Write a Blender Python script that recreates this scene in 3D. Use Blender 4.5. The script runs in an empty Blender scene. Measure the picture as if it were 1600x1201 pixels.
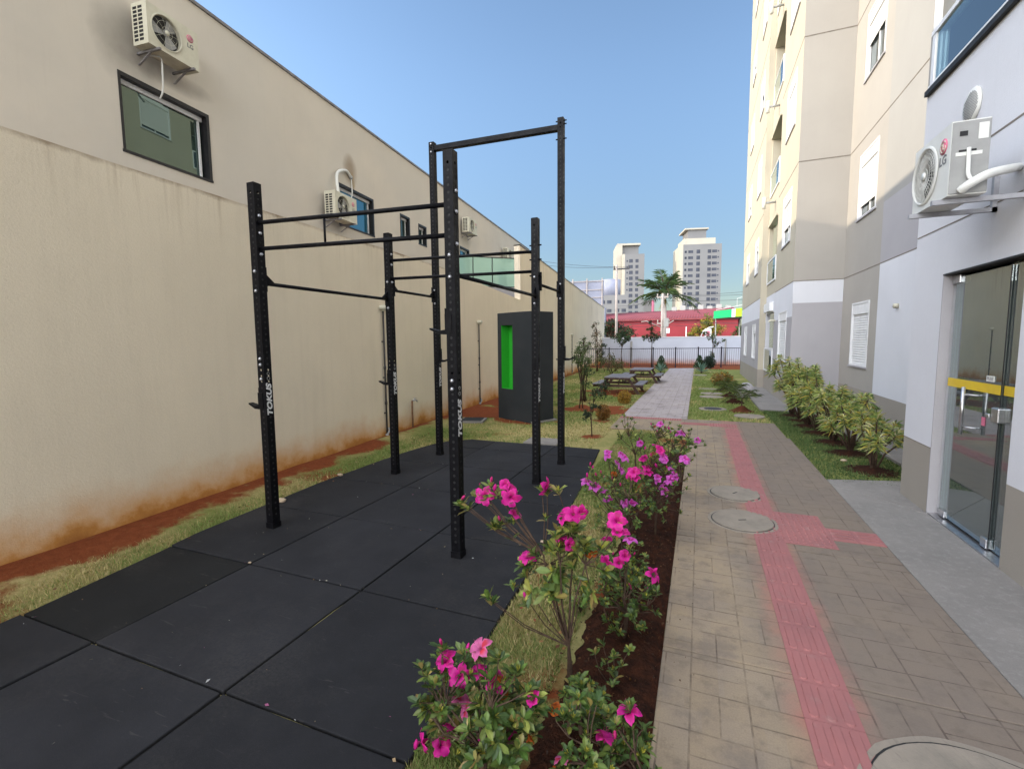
import bpy, math, random
import numpy as np
from mathutils import Vector, Matrix, noise
rnd = random.Random(7)
R = math.radians
C = bpy.context.scene.collection
PI = math.pi

# ------------------------------------------------------------------ camera, sky, sun, exposure
scn = bpy.context.scene
cam_d = bpy.data.cameras.new('camera'); cam = bpy.data.objects.new('camera', cam_d); C.objects.link(cam)
cam_d.sensor_width = 36; cam_d.lens = 730 / 1600 * 36; cam_d.clip_start = 0.05; cam_d.clip_end = 3000
_f = 730.0; _t = 68 / _f; _roll = math.tan(R(0.55))
up = Vector((-_roll * _f / _t, _f / _t, _f)).normalized()
_a = 294.0
_y = -(_a * up.x - _f * up.z) / up.y
Yc = Vector((_a, _y, -_f)).normalized(); Xc = Yc.cross(up)
rot = Matrix((Xc, Yc, up))
cam.matrix_world = Matrix.Translation((0, 0, 1.6)) @ rot.to_4x4()
scn.camera = cam

SUN_AZ, SUN_EL = 13.0, 15.0          # light travels towards +X, turned 13 degrees towards +Y
w = bpy.data.worlds.new('World'); scn.world = w; w.use_nodes = True
nt = w.node_tree; bg = nt.nodes['Background']
sky = nt.nodes.new('ShaderNodeTexSky'); sky.sky_type = 'NISHITA'; sky.sun_disc = False
sky.sun_elevation = R(SUN_EL); sky.sun_rotation = R(180 + 90 - SUN_AZ)
sky.air_density = 1.0; sky.dust_density = 0.6; sky.ozone_density = 1.6; sky.altitude = 700
# a clear blue sky ahead that pales only a little at the horizon, with extra brightness added overhead and behind to lift the shaded surfaces
_tc = nt.nodes.new('ShaderNodeTexCoord'); _sx = nt.nodes.new('ShaderNodeSeparateXYZ'); nt.links.new(_tc.outputs['Generated'], _sx.inputs[0])
def _wm(op, a, b, c=0.0, clamp=False):
    x = nt.nodes.new('ShaderNodeMath'); x.operation = op; x.use_clamp = clamp
    for i, v in enumerate((a, b, c)):
        if isinstance(v, bpy.types.NodeSocket): nt.links.new(v, x.inputs[i])
        else: x.inputs[i].default_value = v
    return x.outputs[0]
def _wr(v, a, b, c, d):
    x = nt.nodes.new('ShaderNodeMapRange'); x.interpolation_type = 'SMOOTHSTEP'
    nt.links.new(v, x.inputs[0])
    for i, q in enumerate((a, b, c, d)): x.inputs[i+1].default_value = q
    return x.outputs[0]
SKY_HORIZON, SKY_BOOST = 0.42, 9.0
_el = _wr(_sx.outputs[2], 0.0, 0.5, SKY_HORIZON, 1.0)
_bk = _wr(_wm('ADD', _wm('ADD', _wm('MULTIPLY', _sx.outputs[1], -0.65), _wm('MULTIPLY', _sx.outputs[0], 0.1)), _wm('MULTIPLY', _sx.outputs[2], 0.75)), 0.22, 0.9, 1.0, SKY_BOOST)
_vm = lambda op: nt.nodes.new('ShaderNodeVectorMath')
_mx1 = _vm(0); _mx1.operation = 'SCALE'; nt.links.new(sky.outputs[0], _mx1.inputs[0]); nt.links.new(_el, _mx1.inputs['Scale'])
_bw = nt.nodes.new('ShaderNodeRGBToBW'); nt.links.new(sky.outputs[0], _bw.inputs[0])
_sky_fill = _wm('MULTIPLY', _wm('SUBTRACT', _bk, 1.0), _bw.outputs[0])
_mx2 = _vm(0); _mx2.operation = 'SCALE'; _mx2.inputs[0].default_value = (0.98, 0.965, 0.95); nt.links.new(_sky_fill, _mx2.inputs['Scale'])
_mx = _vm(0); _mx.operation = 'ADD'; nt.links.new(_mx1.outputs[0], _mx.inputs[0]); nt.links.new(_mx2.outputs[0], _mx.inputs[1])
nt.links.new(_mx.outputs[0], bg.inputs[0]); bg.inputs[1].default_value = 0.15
sd = bpy.data.lights.new('sun', 'SUN'); sd.energy = 2.0; sd.angle = R(0.5); sd.color = (1.0, 0.86, 0.67)
so = bpy.data.objects.new('sun', sd); C.objects.link(so)
_d = Vector((math.cos(R(SUN_AZ)) * math.cos(R(SUN_EL)), math.sin(R(SUN_AZ)) * math.cos(R(SUN_EL)), -math.sin(R(SUN_EL))))
so.rotation_euler = _d.to_track_quat('-Z', 'Y').to_euler()
so.location = (-20, -20, 30)
scn.view_settings.view_transform = 'Standard'; scn.view_settings.look = 'None'
scn.view_settings.exposure = 1.12; scn.view_settings.gamma = 1.0
scn.render.engine = 'CYCLES'
scn.cycles.max_bounces = 8; scn.cycles.transparent_max_bounces = 12
scn.cycles.use_denoising = True

# ------------------------------------------------------------------ helpers
class MB:
    def __init__(s): s.v = []; s.f = []; s.mi = []; s.sm = []; s.col = []
    def add(s, vs, fs, mi=0, sm=False, col=None):
        n = len(s.v); s.v += [tuple(v) for v in vs]
        for f in fs: s.f.append(tuple(i + n for i in f)); s.mi.append(mi); s.sm.append(sm)
        if col is not None: s.col += [col] * len(vs)
        return s
    def box(s, x0, x1, y0, y1, z0, z1, mi=0):
        return s.add([(x0,y0,z0),(x1,y0,z0),(x1,y1,z0),(x0,y1,z0),(x0,y0,z1),(x1,y0,z1),(x1,y1,z1),(x0,y1,z1)],
                     [(3,2,1,0),(4,5,6,7),(0,1,5,4),(1,2,6,5),(2,3,7,6),(3,0,4,7)], mi)
    def prism(s, poly, z0, z1, mi=0):
        n = len(poly)
        return s.add([(x,y,z0) for x,y in poly] + [(x,y,z1) for x,y in poly],
                     [tuple(range(n-1,-1,-1)), tuple(range(n,2*n))] + [(i,(i+1)%n,(i+1)%n+n,i+n) for i in range(n)], mi)
    def tube(s, pts, rad, n=8, mi=0, caps=True, col=None, sm=True):
        pts = [Vector(p) for p in pts]; m = len(pts)
        if not hasattr(rad, '__len__'): rad = [rad] * m
        vs = []; ref = None
        for i, p in enumerate(pts):
            t = (pts[min(i+1,m-1)] - pts[max(i-1,0)]).normalized()
            if ref is None: ref = Vector((0,0,1)) if abs(t.z) < .9 else Vector((1,0,0))
            a = t.cross(ref)
            if a.length < 1e-4: a = t.orthogonal()
            a.normalize(); b = t.cross(a); ref = -b if False else a.cross(t) 
            for k in range(n):
                g = 2*PI*k/n; vs.append(p + (a*math.cos(g) + b*math.sin(g)) * rad[i])
        fs = [(i*n+k, i*n+(k+1)%n, (i+1)*n+(k+1)%n, (i+1)*n+k) for i in range(m-1) for k in range(n)]
        if caps: fs += [tuple(range(n-1,-1,-1)), tuple(range((m-1)*n, m*n))]
        return s.add(vs, fs, mi, sm, col)
    def quad(s, a, b, c, d, mi=0): return s.add([a,b,c,d], [(0,1,2,3)], mi)
    def xf(s, fn): s.v = [tuple(fn(Vector(v))) for v in s.v]; return s
    def build(s, name, mats, parent=None, bevel=0, seg=2):
        me = bpy.data.meshes.new(name); me.from_pydata(s.v, [], s.f)
        if not isinstance(mats, (list, tuple)): mats = [mats]
        for m in mats: me.materials.append(m)
        me.polygons.foreach_set('material_index', s.mi); me.polygons.foreach_set('use_smooth', s.sm)
        if s.col:
            at = me.color_attributes.new('Col', 'FLOAT_COLOR', 'POINT')
            at.data.foreach_set('color', np.array([(c[0],c[1],c[2],1) for c in s.col], dtype=np.float32).ravel())
        me.update()
        o = bpy.data.objects.new(name, me); C.objects.link(o); o.parent = parent
        if bevel:
            b = o.modifiers.new('bevel', 'BEVEL'); b.width = bevel; b.segments = seg; b.limit_method = 'ANGLE'; b.angle_limit = R(40)
        return o
def tag(o, label, cat, group=None, kind=None):
    if label: o['label'] = label
    if cat: o['category'] = cat
    if group: o['group'] = group
    if kind: o['kind'] = kind
    return o
def thing(name, label, cat, loc=(0,0,0), rz=0, group=None):
    o = bpy.data.objects.new(name, None); C.objects.link(o); o.empty_display_size = .1
    o.location = loc; o.rotation_euler = (0,0,rz); return tag(o, label, cat, group)
def struct(o): o['kind'] = 'structure'; return o
def dup_child(ch, parent):
    c = ch.copy(); C.objects.link(c); c.parent = parent
    for g in list(ch.children): dup_child(g, c)
    return c
def dup(root, loc, rz=None, label=None, sc=None):
    r = root.copy(); C.objects.link(r); r.location = loc
    if rz is not None: r.rotation_euler = (0,0,rz)
    if sc: r.scale = (sc,)*3
    if label: r['label'] = label
    for ch in list(root.children): dup_child(ch, r)
    return r

# ------------------------------------------------------------------ materials
class N:
    def __init__(s, name):
        s.m = bpy.data.materials.new(name); s.m.use_nodes = True; s.t = s.m.node_tree
        s.b = s.t.nodes['Principled BSDF']; s.out = s.t.nodes['Material Output']
        s.tc = s.t.nodes.new('ShaderNodeTexCoord')
    def n(s, ty, ins={}, **kw):
        x = s.t.nodes.new('ShaderNode' + ty)
        for k, v in kw.items(): setattr(x, k, v)
        for k, v in ins.items(): s.put(x.inputs[k], v)
        return x
    def put(s, sock, v):
        if isinstance(v, bpy.types.NodeSocket): s.t.links.new(v, sock)
        elif isinstance(v, (tuple, list)) and len(v) == 3 and sock.type == 'RGBA': sock.default_value = (*v, 1)
        else: sock.default_value = v
    def math(s, op, a, b=0, c=0, clamp=False):
        x = s.t.nodes.new('ShaderNodeMath'); x.operation = op; x.use_clamp = clamp
        for i, v in enumerate((a, b, c)): s.put(x.inputs[i], v)
        return x.outputs[0]
    def mix(s, f, a, b, mode='MIX'):
        x = s.t.nodes.new('ShaderNodeMix'); x.data_type = 'RGBA'; x.blend_type = mode
        s.put(x.inputs[0], f); s.put(x.inputs[6], a); s.put(x.inputs[7], b); return x.outputs[2]
    def noise(s, scale, detail=4, rough=.55, vec=None, dist=0):
        x = s.n('TexNoise', {'Scale': scale, 'Detail': detail, 'Roughness': rough, 'Distortion': dist})
        s.t.links.new(vec or s.tc.outputs['Object'], x.inputs['Vector']); return x.outputs[0]
    def ramp(s, f, lo, hi, a=0, b=1):
        x = s.n('MapRange', {'From Min': lo, 'From Max': hi, 'To Min': a, 'To Max': b}, clamp=True)
        s.put(x.inputs[0], f); return x.outputs[0]
    def scale(s, sc, loc=(0,0,0), src='Object'):
        x = s.n('Mapping', {}); x.inputs['Scale'].default_value = sc; x.inputs['Location'].default_value = loc
        s.t.links.new(s.tc.outputs[src], x.inputs[0]); return x.outputs[0]
    def xyz(s, src='Object'):
        x = s.n('SeparateXYZ'); s.t.links.new(s.tc.outputs[src], x.inputs[0]); return x.outputs
    def bump(s, h, st=.3, dist=.01, prev=None):
        x = s.n('Bump', {'Height': h, 'Strength': st, 'Distance': dist})
        if prev is not None: s.t.links.new(prev, x.inputs['Normal'])
        s.t.links.new(x.outputs[0], s.b.inputs['Normal']); return x.outputs[0]
    def fin(s, col, rough=.8, spec=.3, metal=0):
        s.put(s.b.inputs['Base Color'], col); s.put(s.b.inputs['Roughness'], rough)
        s.b.inputs['Specular IOR Level'].default_value = spec; s.b.inputs['Metallic'].default_value = metal
        return s.m
def pm(name, c1, c2=None, sc=3, rough=.8, spec=.3, bs=0, bst=.3, bd=.004, metal=0, detail=4):
    k = N(name); c2 = c2 or tuple(x*.8 for x in c1)
    f = k.ramp(k.noise(sc, detail), .35, .65)
    col = k.mix(f, c1, c2)
    if bs: k.bump(k.noise(bs, 3), bst, bd)
    return k.fin(col, rough, spec, metal)
def stucco(name, c, var=.93, bs=90, stain=False):
    k = N(name)
    f = k.ramp(k.noise(1.1, 5, .6), .3, .7); f2 = k.ramp(k.noise(160, 2), .3, .7)
    col = k.mix(f, c, tuple(x*var for x in c)); col = k.mix(k.math('MULTIPLY', f2, .12), col, tuple(x*.6 for x in c))
    v = k.noise(2.2, 4, .6, k.scale((9, 9, .5))); col = k.mix(k.ramp(v, .55, .8, 0, .10), col, tuple(x*.7 for x in c))
    k.bump(k.noise(bs, 3, .7), .5, .004)
    return k.fin(col, .9, .15)
def leafmat(name, rough=.45, trans=.25):
    k = N(name); a = k.n('Attribute', attribute_name='Col')
    oi = k.noise(60, 2); col = k.mix(k.ramp(oi, .3, .7, 0, .3), a.outputs[0], (.02,.03,.01))
    k.fin(col, rough, .35)
    tr = k.n('BsdfTranslucent', {'Color': a.outputs[0]}); mx = k.n('MixShader', {0: trans})
    k.t.links.new(k.b.outputs[0], mx.inputs[1]); k.t.links.new(tr.outputs[0], mx.inputs[2]); k.t.links.new(mx.outputs[0], k.out.inputs[0])
    return k.m
def glass(name, tint, refl=1.0, base=.04, rough=.0):
    k = N(name); tr = k.n('BsdfTransparent', {'Color': tint}); gl = k.n('BsdfGlossy', {'Color': (.92,.95,.95), 'Roughness': rough})
    fr = k.n('Fresnel', {'IOR': 1.5}); f = k.math('MULTIPLY_ADD', fr.outputs[0], refl, base, True)
    mx = k.n('MixShader'); k.t.links.new(f, mx.inputs[0]); k.t.links.new(tr.outputs[0], mx.inputs[1]); k.t.links.new(gl.outputs[0], mx.inputs[2])
    k.t.links.new(mx.outputs[0], k.out.inputs[0]); return k.m
def darkglass(name, c, f0=.25, tint=(.9,.95,.93)):
    k = N(name); d = k.n('BsdfDiffuse', {'Color': c}); gl = k.n('BsdfGlossy', {'Color': tint, 'Roughness': .01})
    fr = k.n('Fresnel', {'IOR': 1.5}); f = k.math('ADD', fr.outputs[0], f0, clamp=True)
    mx = k.n('MixShader'); k.t.links.new(f, mx.inputs[0]); k.t.links.new(d.outputs[0], mx.inputs[1]); k.t.links.new(gl.outputs[0], mx.inputs[2])
    k.t.links.new(mx.outputs[0], k.out.inputs[0]); return k.m

M = {}
# boundary wall: cream stucco, red-soil splash at the foot, brown runs below the capping
k = N('boundary_stucco'); z = k.xyz()[2]; y = k.xyz()[1]
base = k.mix(k.ramp(k.noise(.9, 5, .6), .3, .7), (.82,.72,.565), (.75,.66,.52))
base = k.mix(k.ramp(k.noise(1.6, 4, .6, k.scale((1, 5, .35))), .5, .8, 0, .12), base, (.40,.34,.26))
base = k.mix(k.ramp(k.noise(170, 2), .35, .7, 0, .16), base, (.33,.28,.2))
zz = k.math('ADD', z, k.math('MULTIPLY', k.math('SUBTRACT', k.noise(2.1, 5, .65), .5), .6))
spl = k.ramp(zz, .48, .04); spl = k.math('POWER', spl, 1.5)
base = k.mix(k.math('MULTIPLY', spl, 1.0), base, (.56,.275,.075)); base = k.mix(k.ramp(zz, .10, -.06, 0, .7), base, (.27,.10,.03))
drip = k.noise(3.2, 3, .7, k.scale((1, 5, .22)))
tp = k.math('SUBTRACT', 1, k.ramp(k.math('SUBTRACT', 3.13, z), 0, .75))
patch = k.ramp(k.noise(.55, 3, .6, k.scale((0, 1, 0))), .42, .66)
dr = k.math('MULTIPLY', k.math('MULTIPLY', k.ramp(drip, .50, .72), patch), k.math('MULTIPLY', tp, tp))
base = k.mix(k.math('MULTIPLY', dr, .62), base, (.23,.13,.055))
edge = k.ramp(k.math('ADD', k.math('SUBTRACT', 3.13, z), k.math('MULTIPLY', k.noise(5, 5, .7), .12)), .085, .045)
base = k.mix(k.math('MULTIPLY', edge, k.math('MULTIPLY', k.ramp(y, 14.1, 14.0, 0, .75), k.ramp(k.noise(1.1, 4, .7, k.scale((0, 1, 0))), .35, .6, .25, 1))), base, (.20,.125,.07))
b1 = k.bump(k.noise(55, 4, .7), .55, .006)
M['boundary'] = k.fin(base, .92, .12)
M['house'] = stucco('house_stucco', (.66,.60,.51), .93)
k = N('house_stucco_stained'); X = k.xyz()
col = k.mix(k.ramp(k.noise(1.1, 5, .6), .3, .7), (.66,.60,.51), (.60,.55,.475)); col = k.mix(k.ramp(k.noise(.35, 3, .5), .4, .62, 0, .5), col, (.56,.53,.475))
col = k.mix(k.ramp(k.noise(160, 2), .3, .7, 0, .12), col, (.4,.36,.3)); col = k.mix(k.ramp(k.noise(2.2, 4, .6, k.scale((9, 9, .5))), .55, .8, 0, .12), col, (.44,.40,.34))
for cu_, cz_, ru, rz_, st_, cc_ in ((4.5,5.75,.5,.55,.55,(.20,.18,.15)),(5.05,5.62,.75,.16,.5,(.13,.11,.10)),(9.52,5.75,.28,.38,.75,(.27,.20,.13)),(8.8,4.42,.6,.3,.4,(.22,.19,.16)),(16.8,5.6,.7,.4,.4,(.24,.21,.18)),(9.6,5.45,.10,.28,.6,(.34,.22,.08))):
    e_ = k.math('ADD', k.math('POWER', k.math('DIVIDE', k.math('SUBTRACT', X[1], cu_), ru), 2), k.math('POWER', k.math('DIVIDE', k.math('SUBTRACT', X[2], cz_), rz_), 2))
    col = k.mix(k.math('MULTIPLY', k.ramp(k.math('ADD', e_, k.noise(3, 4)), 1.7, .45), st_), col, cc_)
k.bump(k.noise(90, 3, .7), .45, .004); M['house'] = k.fin(col, .9, .15)
M['cream'] = stucco('cream_stucco', (.48,.435,.345)); M['beige'] = stucco('beige_stucco', (.385,.36,.325))
M['white'] = stucco('white_stucco', (.66,.665,.70)); M['lav'] = stucco('pale_grey_stucco', (.40,.385,.40))
M['bandgrey'] = stucco('band_grey_stucco', (.36,.35,.33)); M['plinth'] = stucco('plinth_stucco', (.33,.30,.26))
M['coping'] = pm('zinc_coping', (.25,.24,.24), (.16,.15,.15), 6, .5)
M['groove'] = pm('joint_groove', (.22,.19,.16), (.16,.14,.12), 9)
M['black'] = pm('black_frame', (.012,.012,.014), (.02,.02,.022), 20, .4)
M['alu'] = pm('white_aluminium', (.72,.72,.72), (.66,.66,.67), 8, .4)
M['whitepl'] = pm('white_plastic', (.70,.70,.66), (.62,.62,.58), 5, .42)
M['creampl'] = pm('aged_plastic', (.62,.60,.48), (.54,.51,.40), 6, .45)
M['greypl'] = pm('grey_plastic', (.33,.33,.32), (.28,.28,.27), 7, .5)
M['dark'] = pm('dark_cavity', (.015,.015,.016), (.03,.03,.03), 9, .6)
M['steel'] = pm('brushed_steel', (.55,.55,.56), (.42,.42,.44), 30, .28, .5, metal=.9)
M['galv'] = pm('galvanised_steel', (.42,.42,.44), (.33,.33,.35), 14, .5, metal=.4)
M['pink'] = pm('pink_badge', (.62,.16,.25), (.58,.15,.24), 9, .4)
M['ink'] = pm('grey_ink', (.16,.16,.17), (.2,.2,.2), 9, .5)
M['wglass'] = darkglass('house_window_glass', (.025,.04,.036), .16, (.36,.47,.43)); M['bglass'] = darkglass('blue_window_glass', (.015,.09,.15), .15, (.45,.7,.8))
M['pane'] = darkglass('apartment_glass', (.02,.025,.03), .12)
M['railglass'] = glass('green_rail_glass', (.80,.94,.89), 1.0, .14); M['blueglass'] = glass('balcony_glass', (.72,.86,.90), 1.0, .16)
M['doorglass'] = glass('door_glass', (.74,.84,.83), 2.3, .17)
k = N('pale_green_balcony_glass'); _d = k.n('BsdfDiffuse', {'Color': (.50,.70,.60)}); _g = k.n('BsdfTransparent', {'Color': (.80,.95,.88)}); _m = k.n('MixShader', {0: .55})
k.t.links.new(_d.outputs[0], _m.inputs[1]); k.t.links.new(_g.outputs[0], _m.inputs[2]); k.t.links.new(_m.outputs[0], k.out.inputs[0]); M['frostglass'] = k.m
k = N('door_paled_glass'); _d = k.n('BsdfDiffuse', {'Color': (.42,.50,.50)}); _g = k.n('BsdfTransparent', {'Color': (.74,.84,.83)}); _m = k.n('MixShader', {0: .84})  # pale diffuse mixed into the glass to brighten it over the dim lobby
k.t.links.new(_d.outputs[0], _m.inputs[1]); k.t.links.new(_g.outputs[0], _m.inputs[2]); _gl = k.n('BsdfGlossy', {'Color': (.85,.9,.9), 'Roughness': .004}); _fr = k.n('Fresnel', {'IOR': 1.5})
_f2 = k.math('MULTIPLY_ADD', _fr.outputs[0], 1.6, .15, True); _m2 = k.n('MixShader'); k.t.links.new(_f2, _m2.inputs[0]); k.t.links.new(_m.outputs[0], _m2.inputs[1]); k.t.links.new(_gl.outputs[0], _m2.inputs[2])
k.t.links.new(_m2.outputs[0], k.out.inputs[0]); M['doorglass'] = k.m
M['yellow'] = pm('yellow_film', (.70,.50,.03), (.62,.43,.03), 7, .4)
M['shutter'] = pm('shutter_white', (.74,.74,.73), (.68,.68,.68), 5, .5)
# rig paint
k = N('rig_black_paint'); k.bump(k.noise(300, 2), .2, .001)
M['rig'] = k.fin(k.mix(k.ramp(k.noise(25, 4), .45, .75), (.003,.003,.0045), (.009,.009,.011)), k.ramp(k.noise(12, 3), .3, .7, .38, .6), .14)
M['bolt'] = pm('zinc_bolt', (.55,.56,.60), (.4,.4,.42), 50, .3, .5, metal=.7)
M['lettering'] = pm('white_lettering', (.75,.75,.75), (.5,.5,.5), 60, .5)
# rubber
def rubber(name, c):
    k = N(name); s = k.noise(420, 2, .6); d = k.noise(2.0, 5, .6)
    col = k.mix(k.ramp(d, .35, .7), c, tuple(x*1.5 for x in c)); col = k.mix(k.ramp(s, .62, .78, 0, .5), col, (.09,.09,.10))
    col = k.mix(k.ramp(k.noise(23, 5, .7), .68, .8, 0, .35), col, (.12,.11,.10))
    col = k.mix(k.math('MULTIPLY', k.ramp(k.noise(1.1, 6, .7), .5, .75, 0, .55), k.ramp(k.noise(60, 4, .7), .35, .7)), col, (.075,.07,.066))
    col = k.mix(k.ramp(k.noise(5, 2, .5, k.scale((1, 9, 1)), 1.5), .70, .74, 0, .25), col, (.10,.095,.09))
    k.bump(k.noise(260, 3, .7), .6, .003); return k.fin(col, .85, .2)
M['rubber'] = [rubber('rubber_granulate', (.0145,.015,.0175)), rubber('rubber_granulate_b', (.017,.0175,.0205)), rubber('rubber_granulate_dark', (.009,.0095,.010))]
# stamped concrete pavement: basket-weave of narrow blocks
def pavers(name, ca, cb, cc, cell=.30, split=None, rows=2):
    k = N(name); X = k.xyz(); nz = k.math('MULTIPLY', k.math('SUBTRACT', k.noise(6, 2), .5), .02)
    u = k.math('ADD', k.math('DIVIDE', X[0], cell), nz); v = k.math('ADD', k.math('DIVIDE', X[1], cell), nz)
    fu = k.math('FRACT', u); fv = k.math('FRACT', v)
    ck = k.math('MODULO', k.math('ABSOLUTE', k.math('ADD', k.math('FLOOR', u), k.math('FLOOR', v))), 2)
    def line(t, wd): return k.math('LESS_THAN', k.math('ABSOLUTE', k.math('SUBTRACT', k.math('FRACT', k.math('ADD', t, .5)), .5)), wd)
    cellL = k.math('MAXIMUM', line(u, .018), line(v, .018))
    inner = k.math('MAXIMUM', k.math('MULTIPLY', ck, line(k.math('MULTIPLY', v, rows), .030)), k.math('MULTIPLY', k.math('SUBTRACT', 1, ck), line(k.math('MULTIPLY', u, rows), .030)))
    g = k.math('MULTIPLY', k.math('MAXIMUM', cellL, inner), k.ramp(k.noise(5.5, 4, .7), .36, .66, .05, 1))
    col = k.mix(k.ramp(k.noise(1.6, 5, .62), .35, .68), ca, cb)
    wn = k.n('TexWhiteNoise', noise_dimensions='2D'); cx = k.n('CombineXYZ')
    k.put(cx.inputs[0], k.math('FLOOR', k.math('ADD', u, k.math('MULTIPLY', k.math('FLOOR', k.math('MULTIPLY', v, rows)), 7.3)))); k.put(cx.inputs[1], k.math('FLOOR', k.math('MULTIPLY', u, rows)))
    k.t.links.new(cx.outputs[0], wn.inputs['Vector'])
    col = k.mix(k.math('MULTIPLY', wn.outputs['Value'], .35), col, cc)
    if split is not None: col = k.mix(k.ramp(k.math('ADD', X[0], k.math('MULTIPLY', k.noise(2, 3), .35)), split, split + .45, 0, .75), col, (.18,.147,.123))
    # pink paint overspray beside the tactile strip
    rim = k.ramp(k.math('ABSOLUTE', k.math('SUBTRACT', X[0], .55)), .10, .20, 1, 0)
    if split is not None: col = k.mix(k.math('MULTIPLY', rim, k.ramp(k.noise(4, 3), .4, .7, .2, .8)), col, (.42,.16,.13))
    col = k.mix(k.ramp(k.noise(9, 5, .7), .52, .75, 0, .55), col, tuple(x*.5 for x in cb)); col = k.mix(k.ramp(k.noise(3.1, 6, .7), .52, .62, 0, .5), col, (.17,.14,.118))
    col = k.mix(k.ramp(k.noise(140, 3), .4, .75, 0, .25), col, (.12,.10,.08))
    col = k.mix(k.math('MULTIPLY', g, .72), col, (.075,.055,.045))
    h = k.math('SUBTRACT', k.math('MULTIPLY', k.noise(45, 4, .7), .35), g)
    k.bump(h, .55, .006); return k.fin(col, .85, .25)
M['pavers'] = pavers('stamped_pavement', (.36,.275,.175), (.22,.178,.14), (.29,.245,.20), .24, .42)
M['farpath'] = pavers('far_path_pavers', (.42,.37,.36), (.34,.30,.31), (.38,.35,.35), .30)
k = N('plain_concrete')
col = k.mix(k.ramp(k.noise(1.3, 6, .65), .3, .7), (.265,.245,.225), (.185,.172,.16)); col = k.mix(k.ramp(k.noise(19, 5, .7), .5, .75, 0, .5), col, (.34,.33,.31))
col = k.mix(k.ramp(k.noise(150, 2), .5, .8, 0, .4), col, (.13,.12,.10)); k.bump(k.noise(80, 4, .7), .35, .003); M['concrete'] = k.fin(col, .85, .25)
k = N('manhole_concrete')
col = k.mix(k.ramp(k.noise(5, 5, .65), .3, .7), (.31,.265,.215), (.22,.195,.16)); col = k.mix(k.ramp(k.noise(8, 4, .6, k.scale((1, 7, 1))), .6, .7, 0, .45), col, (.14,.12,.10))
k.bump(k.noise(60, 4, .7), .5, .004); M['manhole'] = k.fin(col, .85, .25)
k = N('red_tactile_paint')
col = k.mix(k.ramp(k.noise(3, 5, .6), .35, .7), (.345,.14,.135), (.275,.12,.118)); col = k.mix(k.ramp(k.noise(12, 5, .7), .58, .76, 0, .5), col, (.34,.24,.22))
k.bump(k.noise(90, 3, .7), .3, .002); M['tactile'] = k.fin(col, .75, .3)
# lawn sheet: attribute r = bare red soil, g = dry grass
k = N('lawn_ground'); a = k.n('Attribute', attribute_name='Col'); sx = k.n('SeparateColor'); k.t.links.new(a.outputs[0], sx.inputs[0])
gr = k.mix(k.ramp(k.noise(30, 4, .7), .35, .7), (.22,.23,.07), (.13,.17,.045)); dry = k.mix(k.ramp(k.noise(26, 5, .75), .35, .68), (.50,.40,.19), (.30,.27,.11))
soil = k.mix(k.ramp(k.noise(14, 6, .75), .35, .7), (.24,.068,.026), (.15,.04,.016)); soil = k.mix(k.ramp(k.noise(70, 3), .6, .75, 0, .6), soil, (.30,.13,.05))
c = k.mix(k.math('ADD', sx.outputs[1], k.math('MULTIPLY', k.math('SUBTRACT', k.noise(11, 4), .5), .9), clamp=True), gr, dry)
c = k.mix(k.ramp(k.math('ADD', sx.outputs[0], k.math('MULTIPLY', k.math('SUBTRACT', k.noise(9, 5, .7), .5), .9)), .35, .65), c, soil)
k.bump(k.noise(50, 5, .75), .9, .02); M['lawn'] = k.fin(c, .95, .1)
M['mulch'] = pm('dark_mulch', (.052,.019,.010), (.022,.010,.007), 22, .95, .1, 60, .9, .02, detail=6)
M['redsoil'] = pm('red_soil', (.13,.045,.022), (.07,.026,.014), 9, .95, .1, 50, .9, .02, detail=6)
M['earth'] = pm('far_ground', (.13,.12,.10), (.09,.085,.075), .3, .95, .1)
M['leaf'] = leafmat('azalea_leaf', .38, .25); M['grass'] = leafmat('grass_blade', .7, .2); M['foliage'] = leafmat('foliage', .5, .2)
M['petal'] = leafmat('petal', .5, .35)
M['bark'] = pm('bark', (.10,.065,.045), (.05,.032,.024), 25, .9, .15, 60, .8, .004)
M['wood'] = pm('brown_stained_wood', (.075,.032,.022), (.045,.018,.013), 12, .5, .4, 40, .3, .002)
M['woodtop'] = pm('weathered_table_top', (.17,.15,.16), (.12,.105,.11), 9, .45, .4)
M['totem'] = pm('charcoal_render', (.020,.024,.027), (.028,.031,.034), 2, .75, .25, 80, .4, .003)
M['green'] = pm('green_render', (.03,.42,.03), (.025,.37,.025), 3, .7, .3, 80, .3, .003)
M['fence'] = pm('black_metal_fence', (.015,.016,.03), (.02,.02,.035), 9, .5)
M['pvc'] = pm('dark_conduit', (.05,.045,.045), (.03,.028,.028), 9, .5); M['rust'] = pm('rusty_pipe', (.20,.10,.05), (.12,.07,.04), 30, .8)
M['stone'] = pm('pale_stone', (.45,.36,.26), (.36,.28,.2), 30, .9, .1, 60, .5)

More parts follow.
